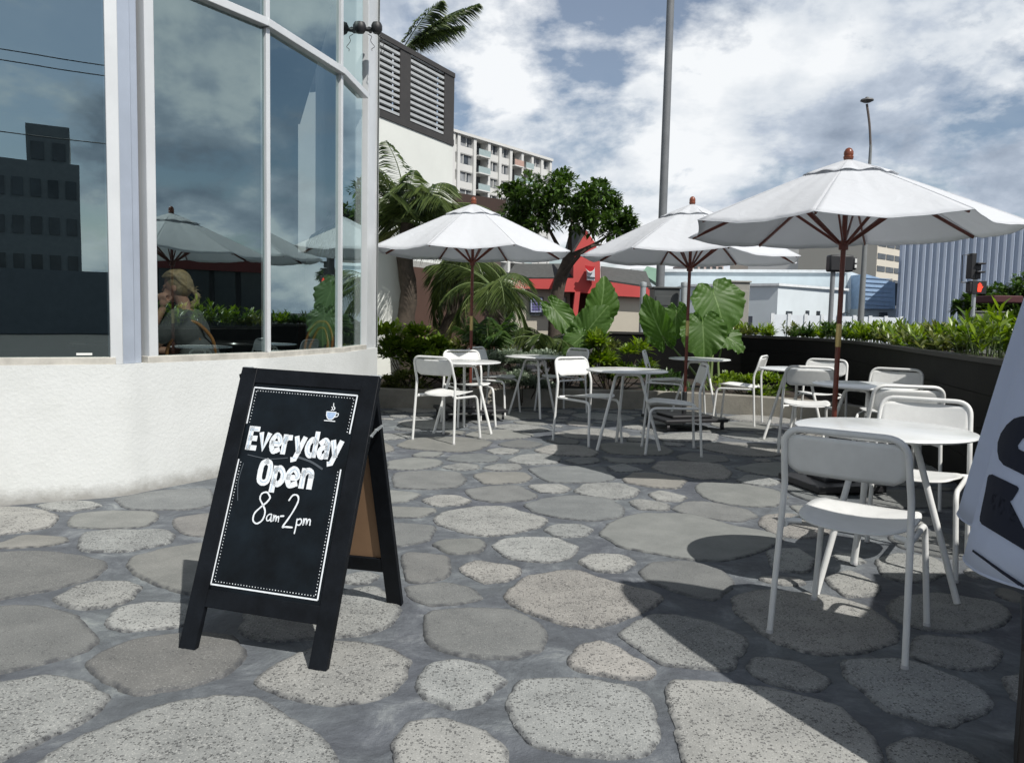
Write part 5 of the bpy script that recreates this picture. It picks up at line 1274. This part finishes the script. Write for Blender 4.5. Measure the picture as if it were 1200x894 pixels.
# pedestrian signal
YS = 21.; b_ = at(1139, 380, YS); sg = thing('traffic_signal', 'black pedestrian signal showing a red hand in front of the ribbed building', 'traffic signal', (b_.x, b_.y, -.05))
def sz_(px, py, Y=YS): return at(px, py, Y) - Vector(sg.location)
MB().tube([(0, 0, 0), (0, 0, sz_(1141, 320).z)], .05, 12).build('pole', M['steel'], sg)
q = sz_(1139, 312); mb = MB(); mb.box(q.x - .02, q.y, q.z, .12, .25, .66); 
for k_ in range(2): mb.box(q.x + .14, q.y - .1, q.z + .06 - .22 * k_, .22, .22, .045); mb.box(q.x + .12, q.y, q.z - .03 - .22 * k_, .14, .22, .18)
mb.build('signal_head', M['blackm'], sg, bevel=.01)
q = sz_(1145, 337); mb = MB(); mb.box(q.x, q.y, q.z, .38, .22, .34); mb.box(q.x - .22, q.y, q.z, .06, .2, .26); ph = mb.build('pedestrian_head', M['blackm'], sg, bevel=.01)
mb = MB(); hx, hz_ = q.x, q.z; yy = q.y - .125
def hp(pts): mb.add([(hx + x, yy, hz_ + z) for x, z in pts] + [(hx + x, yy + .01, hz_ + z) for x, z in pts], [tuple(range(len(pts))), tuple(reversed(range(len(pts), 2 * len(pts))))])
hp([(-.05, -.12), (.04, -.12), (.06, -.02), (.05, .03), (-.05, .03), (-.055, -.04)])
for k_, (x, h_) in enumerate(((-.048, .09), (-.02, .12), (.008, .115), (.036, .085))): hp([(x - .003, .02), (x + .018, .02), (x + .016, h_), (x - .001, h_)])
hp([(.05, -.05), (.09, .02), (.078, .035), (.045, -.0)])
nh = NT('lit_red_hand'); em = nh.n('ShaderNodeEmission', i_Strength=1.6); em.inputs[0].default_value = (1, .09, .05, 1); nh.l(em.outputs[0], nh.out.inputs[0]); mb.build('red_hand', nh.m, ph)
mb = MB(); a1, a2_ = sz_(1128, 299), sz_(1138, 299); mb.tube([a2_, a1, sz_(1127, 331)], .012, 6); mb.tube([sz_(1126, 331), sz_(1138, 331)], .015, 6); mb.build('bracket', M['blackm'], sg)
# black signal box behind the right umbrella pole
b_ = at(975, 340, 24); s2 = thing('traffic_signal', 'back of a black traffic signal box on its pole, right behind the right umbrella pole', 'traffic signal', (b_.x, b_.y, -.05))
q = at(984, 309, 24) - Vector(s2.location); MB().tube([(0, 0, 0), (0, 0, q.z)], .07, 12).build('pole', mat('dull_pole', (.22, .23, .24), .6), s2)
mb = MB(); mb.box(q.x, q.y, q.z, .72, .35, .5); mb.box(q.x + .4, q.y, q.z, .14, .3, .38); mb.build('signal_box', M['blackm'], s2, bevel=.05)
mb = MB(); mb.box(q.x + .42, q.y - .16, q.z + .08, .06, .02, .12); mb.box(q.x + .42, q.y - .16, q.z - .08, .06, .02, .1); mb.build('lens', M['white_powder'], s2)
# bush, red awning and grey cabinet at far right
p = at(1160, 385, 26); cls = [(at(x, y, 26), r_) for x, y, r_ in ((1135, 362, .45), (1150, 358, .5), (1165, 354, .5), (1180, 352, .55), (1196, 345, .6), (1212, 345, .7), (1185, 368, .6))]
tree('dark bushy tree behind the pedestrian signal', [Vector((p.x, p.y, -.05)), Vector((p.x, p.y, .9)), Vector((p.x + .2, p.y, 1.6))], (.12, .07), [], cls, 1300, .20, .09, 61, name='bushy_tree')
mb = MB(); q = at(1172, 350, 24.5); mb.box(q.x - .05, q.y, q.z - .03, .9, 1.0, .22); o = mb.build('red_awning', mat('dark_red_canvas', (.06, .012, .015), .7), bevel=.03); tag(o, 'dark red awning in the bushes behind the pedestrian signal', 'awning')
cab('street_cabinet', 'low grey green cabinet below the red awning at the far right', 1142, 1185, 366, 22, mat('grey_green_cabinet', (.14, .15, .13), .7))

# things beyond the camera that the windows mirror
def refl(px, py, pane, dist):
    a_, b_ = pane; d_ = ray(px, py).normalized(); dl = (b_ - a_).normalized(); n_ = Vector((-dl.y, dl.x, 0)); o_ = Vector((0, 0, H)); t = (a_ - o_).dot(n_) / d_.dot(n_); hit = o_ + d_ * t
    r_ = d_ - n_ * 2 * d_.dot(n_); return hit + r_ * dist
pa = (n0p, n1p)
def back_block(label, x0, x1, y0, dist, m, rows, bays, name='office_block'):
    A_ = refl(x0, y0, pa, dist); B_ = refl(x1, y0, pa, dist); t = thing(name, label, 'building', (A_.x, A_.y, -.05)); hz = A_.z
    d_ = Vector((B_.x - A_.x, B_.y - A_.y, 0)); L__ = d_.length; d_.normalize(); n_ = Vector((-d_.y, d_.x, 0)); tow = Vector((-A_.x, -A_.y, 0)).normalized()
    if n_.dot(tow) < 0: n_ = -n_
    pl = [(A_.x, A_.y), (B_.x, B_.y), (B_.x - n_.x * 14, B_.y - n_.y * 14), (A_.x - n_.x * 14, A_.y - n_.y * 14)]
    if area(pl) < 0: pl.reverse()
    mb = MB(); mb.prism(pl, -.05, hz); bpart(t, mb, 'wall', m)
    for r_ in range(rows):
        z = hz - 2.2 - r_ * 3.2
        if z < 2: break
        for b_ in range(bays):
            q = Vector((A_.x, A_.y, 0)) + d_ * (L__ * (b_ + .5) / bays) + n_ * .03; mb = MB(); mb.box(q.x, q.y, z, L__ / bays * .6, .14, 1.5, rz=math.atan2(d_.y, d_.x)); bpart(t, mb, 'window', mgl)
mdk = mat('shaded_concrete', (.22, .24, .25), .85)
back_block('dark concrete tower mirrored in the leftmost cafe window', 30, 80, 143, 75, mdk, 2, 2)
back_block('broad dark block below the tower mirrored in the leftmost cafe window', -60, 92, 178, 74, mdk, 10, 7)
back_block('long low dark building mirrored across the bottom of the leftmost cafe window', -260, 300, 303, 40, mat('dark_low_block', (.16, .18, .20), .85), 1, 20, name='low_block')
pb = (n2p, n3p)
A_ = refl(330, 322, pb, 17); B_ = refl(178, 322, pb, 17); A_ = A_ + (A_ - B_) * .5; B_ = B_ + (B_ - A_) * .25
sf = thing('shopfront_building', 'long low dark shopfront with a red fascia, mirrored in the window behind the woman', 'building', (A_.x, A_.y, -.05))
hz = 2.75; d_ = Vector((B_.x - A_.x, B_.y - A_.y, 0)).normalized(); n_ = Vector((-d_.y, d_.x, 0))
if n_.dot(Vector((-A_.x, -A_.y, 0))) < 0: n_ = -n_
L__ = (Vector((B_.x - A_.x, B_.y - A_.y, 0))).length; an = math.atan2(d_.y, d_.x)
q = A_.lerp(B_, .5) - n_ * 3; mb = MB(); mb.box(q.x, q.y, hz / 2 - .1, L__, 6, hz - .15, rz=an); bpart(sf, mb, 'wall', mat('shopfront_dark', (.05, .05, .052), .8))
q = A_.lerp(B_, .5) + n_ * .08; mb = MB(); mb.box(q.x, q.y, hz - .25, L__ + .2, .2, .36, rz=an); bpart(sf, mb, 'red_fascia', mat('dull_red_fascia', (.16, .03, .025), .7))
for k_ in range(9):
    q = A_.lerp(B_, (k_ + .5) / 9) + n_ * .03; mb = MB(); mb.box(q.x, q.y, 1.45, L__ / 9 * .8, .1, 2.2, rz=an); bpart(sf, mb, 'window', mgl)
# overhead wires mirrored in the windows
for i, (y0, y1) in enumerate(((135, 152), (35, 62), (47, 75))):
    A_ = refl(0, y0, pa, 14); B_ = refl(128, y1, pa, 14); dd = (B_ - A_); mb = MB(); pts = []
    for k_ in range(25):
        f_ = k_ / 24; p_ = A_ - dd * 6 + dd * 13 * f_; p_.z = A_.z + (B_.z - A_.z) * .5 - 1.2 * math.sin(PI * f_) + .9; pts.append(p_)
    mb.tube(pts, .012, 5); o = mb.build('overhead_wire', M['blackm']); tag(o, 'thin black overhead wire mirrored as a dark line across the cafe windows', 'wire', 'overhead wires mirrored in the windows')

# ------------------------------------------------------------------ person behind the glass
def fused(name, blobs, tubes, m, parent, vox=.009, smooth=4):
    """one continuous skin from overlapping forms"""
    bm = bmesh.new()
    for c, (rx, ry, rz_), rot in blobs:
        r_ = bmesh.ops.create_uvsphere(bm, u_segments=20, v_segments=14, radius=1)
        Mx = Matrix.Translation(c) @ Euler(rot).to_matrix().to_4x4() @ Matrix.Diagonal((rx, ry, rz_, 1)); bmesh.ops.transform(bm, matrix=Mx, verts=r_['verts'])
    for pts, rad in tubes:
        mb = MB(); pp = cat([Vector(p) for p in pts], 4); n = len(pp) - 1
        rr_ = []
        for i in range(n + 1):
            f = i / n * (len(rad) - 1); k_ = min(len(rad) - 2, int(f)); rr_.append(rad[k_] + (rad[k_ + 1] - rad[k_]) * (f - k_))
        mb.tube(pp, rr_, 12); vv = [bm.verts.new(v) for v in mb.v]
        for f in mb.f: bm.faces.new([vv[i] for i in f])
        for e_, r0_ in ((pp[0], rr_[0]), (pp[-1], rr_[-1])):
            r_ = bmesh.ops.create_uvsphere(bm, u_segments=12, v_segments=8, radius=r0_); bmesh.ops.translate(bm, vec=e_, verts=r_['verts'])
    me = bpy.data.meshes.new(name); bm.to_mesh(me); bm.free(); me.materials.append(m); o = bpy.data.objects.new(name, me); C.objects.link(o)
    md = o.modifiers.new('r', 'REMESH'); md.mode = 'VOXEL'; md.voxel_size = vox; md.use_smooth_shade = True
    md = o.modifiers.new('s', 'SMOOTH'); md.iterations = smooth; md.factor = .5
    if parent: o.parent = parent
    return o
mskin = mat('skin', (.55, .30, .21), .5, var=.06); mskin.node_tree.nodes
mhair = mat('dark_blonde_hair', (.45, .33, .18), .45, var=.35, vscale=30, bump=.6, bscale=90); mshirt = mat('charcoal_tshirt', (.13, .135, .135), .9, var=.1)
Yp = 5.95; hc = at(207, 336, Yp)
ps = thing('person', 'woman with blonde ponytail and grey t-shirt behind the cafe glass, chin on her hand', 'person', (hc.x + .06, hc.y, .22), rz=0)
# local frame: facing -x ; origin on the floor beneath the hips
hz0 = hc.z - .22
hx0 = -.06
def lp(x, y, z): return (x + hx0, y, hz0 + z)
blobs = [(lp(0, 0, .02), (.088, .072, .105), (0, 0, 0)), (lp(-.035, 0, -.045), (.062, .056, .075), (0, .25, 0)), (lp(-.098, 0, -.028), (.018, .012, .016), (0, .5, 0)), (lp(-.085, 0, -.01), (.018, .012, .028), (0, .2, 0)),
         (lp(-.088, 0, -.062), (.014, .024, .007), (0, 0, 0)), (lp(-.088, 0, -.076), (.014, .022, .007), (0, 0, 0)), (lp(-.072, 0, -.108), (.022, .026, .016), (0, 0, 0)),
         (lp(-.076, -.032, .0), (.014, .016, .010), (0, 0, 0)), (lp(-.076, .032, .0), (.014, .016, .010), (0, 0, 0)),
         (lp(.012, -.072, -.015), (.018, .009, .03), (0, 0, 0)), (lp(.012, .072, -.015), (.018, .009, .03), (0, 0, 0)),
         (lp(.10, 0, -.34), (.115, .19, .16), (0, -.3, 0)), (lp(.17, 0, -.52), (.12, .165, .16), (0, -.25, 0)), (lp(.20, 0, -.74), (.15, .18, .14), (0, 0, 0))]
tubes = [([lp(.02, 0, -.05), lp(.05, 0, -.13), lp(.08, 0, -.22)], [.052, .05, .065]),
         ([lp(.07, -.16, -.235), lp(-.02, -.19, -.36), lp(-.13, -.17, -.47)], [.06, .048, .038]),           # near upper arm
         ([lp(-.13, -.17, -.47), lp(-.14, -.10, -.32), lp(-.085, -.05, -.17)], [.038, .036, .026]),           # forearm up to the chin
         ([lp(.07, .16, -.235), lp(-.05, .21, -.40), lp(-.12, .2, -.50)], [.055, .045, .038]),
         ([lp(-.12, .2, -.50), lp(-.25, .1, -.49), lp(-.32, .02, -.485)], [.037, .032, .024]),
         ([lp(.18, -.10, -.76), lp(-.05, -.11, -.74), lp(-.27, -.11, -.75)], [.085, .075, .055]), ([lp(-.27, -.11, -.75), lp(-.26, -.11, -1.0), lp(-.24, -.11, -1.16)], [.055, .045, .033]), ([lp(-.24, -.11, -1.17), lp(-.36, -.11, -1.185)], [.034, .026]),
         ([lp(.18, .10, -.76), lp(-.05, .11, -.74), lp(-.27, .11, -.75)], [.085, .075, .055]), ([lp(-.27, .11, -.75), lp(-.28, .11, -1.0), lp(-.26, .11, -1.16)], [.055, .045, .033]), ([lp(-.26, .11, -1.17), lp(-.38, .11, -1.185)], [.034, .026])]
# hand at the chin: palm, four curled fingers, thumb along the jaw
blobs.append((lp(-.075, -.058, -.125), (.030, .022, .036), (0, .3, .3)))
for k_, (dx_, l_) in enumerate(((-.028, .9), (-.010, 1.0), (.008, .97), (.025, .8))):
    b0 = Vector(lp(-.078 + dx_ * .9, -.066, -.098)); tubes.append(([b0, b0 + Vector((-.004, -.004, .03 * l_)), b0 + Vector((.004, .022, .045 * l_)), b0 + Vector((.008, .036, .028 * l_))], [.0095, .009, .0085, .0075]))
b0 = Vector(lp(-.05, -.05, -.12)); tubes.append(([b0, b0 + Vector((.02, .004, .02)), b0 + Vector((.035, .006, .045))], [.011, .010, .008]))
blobs.append((lp(-.345, .0, -.487), (.035, .028, .016), (0, 0, 0)))
for k_ in range(4):
    b0 = Vector(lp(-.365, -.026 + .016 * k_, -.485)); tubes.append(([b0, b0 + Vector((-.028, -.012, .004)), b0 + Vector((-.045, -.02, -.008))], [.009, .0085, .0075]))
b0 = Vector(lp(-.33, .025, -.485)); tubes.append(([b0, b0 + Vector((-.02, .022, .004)), b0 + Vector((-.042, .026, .0))], [.010, .0095, .008]))
body = fused('body', blobs, tubes, mskin, ps, vox=.0062, smooth=3)
# clothing and hair
fused('t_shirt', [(lp(.10, 0, -.33), (.128, .20, .165), (0, -.3, 0)), (lp(.175, 0, -.52), (.136, .18, .17), (0, -.25, 0)), (lp(.205, 0, -.70), (.152, .186, .11), (0, 0, 0)), (lp(.075, 0, -.215), (.07, .13, .05), (0, -.2, 0))],
      [([lp(.07, -.155, -.235), lp(.0, -.19, -.335), lp(-.03, -.19, -.37)], [.078, .066, .060]), ([lp(.07, .155, -.235), lp(.0, .19, -.335), lp(-.03, .2, -.37)], [.075, .064, .06])], mshirt, ps, vox=.01)
fused('trousers', [(lp(.20, 0, -.80), (.165, .195, .11), (0, 0, 0))], [([lp(.18, -.10, -.76), lp(-.05, -.11, -.74), lp(-.27, -.11, -.755)], [.096, .086, .068]), ([lp(-.27, -.11, -.76), lp(-.26, -.11, -1.0), lp(-.24, -.11, -1.13)], [.068, .056, .05]),
      ([lp(.18, .10, -.76), lp(-.05, .11, -.74), lp(-.27, .11, -.755)], [.096, .086, .068]), ([lp(-.27, .11, -.76), lp(-.28, .11, -1.0), lp(-.26, .11, -1.13)], [.068, .056, .05])], mat('dark_jeans', (.02, .025, .04), .9), ps, vox=.012)
ht = []
rh = random.Random(4)
for k_ in range(26):
    y_ = rh.uniform(-.078, .078); z1_ = rh.uniform(.06, .125)
    ht.append(([lp(-.075, y_ * .8, .07), lp(-.01, y_ * 1.05, z1_), lp(.075, y_ * .9, rh.uniform(.0, .07)), lp(.125, y_ * .25, -.035)], [.012, .016, .014, .010]))
for k_ in range(10): ht.append(([lp(.125, 0, -.035), lp(.145 + rh.uniform(0, .02), rh.uniform(-.02, .02), -.07), lp(.12 + rh.uniform(-.02, .05), rh.uniform(-.03, .03), -.15 + rh.uniform(-.03, .03))], [.014, .011, .004]))
for k_ in range(4): ht.append(([lp(.125, 0, -.03), lp(.16, rh.uniform(-.03, .03), .0 - .02 * k_), lp(.185 + rh.uniform(-.01, .02), rh.uniform(-.03, .03), -.03 * k_)], [.008, .005, .002]))
fused('hair', [(lp(.018, 0, .035), (.094, .080, .098), (0, .3, 0)), (lp(.05, 0, -.0), (.07, .076, .09), (0, .4, 0))], ht, mhair, ps, vox=.006, smooth=1)
# bentwood chairs and a cafe table inside
mbent = mat('honey_bentwood', (.42, .19, .06), .35, var=.2, vscale=12)
def bentwood(loc, rz, label):
    t = thing('bentwood_chair', label, 'chair', loc, rz, group='bentwood chairs inside the cafe')
    # forward is -x
    MB().lathe([(0, .455), (.20, .455), (.205, .465), (.20, .475), (0, .472)], 28).build('seat', mbent, t)
    for r_, z_, w_ in ((.20, .92, .20), (.135, .86, .13)):
        pts = [Vector((.175 + .0 * q, w_ * math.cos(a_) if 0 < a_ < PI else w_ * math.cos(a_), 0)) for q, a_ in enumerate([0])]
        hoop = [(.17, -w_, .46), (.20, -w_ * 1.02, .66), (.225, -w_ * .92, z_ - .12), (.245, -w_ * .45, z_ - .01), (.25, 0, z_ + .01), (.245, w_ * .45, z_ - .01), (.225, w_ * .92, z_ - .12), (.20, w_ * 1.02, .66), (.17, w_, .46)]
        MB().tube(cat([Vector(p) for p in hoop], 5), .0125, 10).build('back_hoop', mbent, t)
    for sx_, sy_ in ((1, 1), (1, -1), (-1, 1), (-1, -1)): MB().tube([(sx_ * .15, sy_ * .15, .46), (sx_ * .18, sy_ * .18, .0)], [.015, .011], 8).build('leg', mbent, t)
    MB().tube([(.135 * math.cos(q * PI / 12), .135 * math.sin(q * PI / 12), .2) for q in range(24)], .008, 6, closed=True).build('stretcher_ring', mbent, t)
bentwood((hc.x + .04, hc.y + .10, .22), -1.25, 'honey coloured bentwood chair the woman behind the glass sits on')
q = at(352, 400, 7.3); bentwood((q.x, q.y, .22), .9, 'bentwood chair behind the second window from the silver corner, back hoop just showing')
q = at(268, 404, 6.6); t = thing('cafe_table', 'small dark round table inside the cafe to the right of the woman', 'table', (q.x, q.y, .22))
MB().lathe([(0, .735), (.3, .735), (.305, .745), (.3, .755), (0, .755)], 32).build('table_top', mat('dark_table_top', (.05, .05, .05), .2), t); MB().tube([(0, 0, .03), (0, 0, .735)], .03, 12).build('pedestal', M['blackm'], t); MB().lathe([(0, .02), (.2, .015), (.2, 0), (0, 0)], 20).build('foot_plate', M['blackm'], t)
q2 = at(160, 404, 5.75); t = thing('cafe_table', 'dark table inside the cafe in front of the woman, behind the silver column', 'table', (hc.x - .48, hc.y, .22))
MB().lathe([(0, .735), (.3, .735), (.305, .745), (.3, .755), (0, .755)], 32).build('table_top', mat('dark_table_top_near', (.05, .05, .05), .2), t); MB().tube([(0, 0, .03), (0, 0, .735)], .03, 12).build('pedestal', M['blackm'], t); MB().lathe([(0, .02), (.2, .015), (.2, 0), (0, 0)], 20).build('foot_plate', M['blackm'], t)
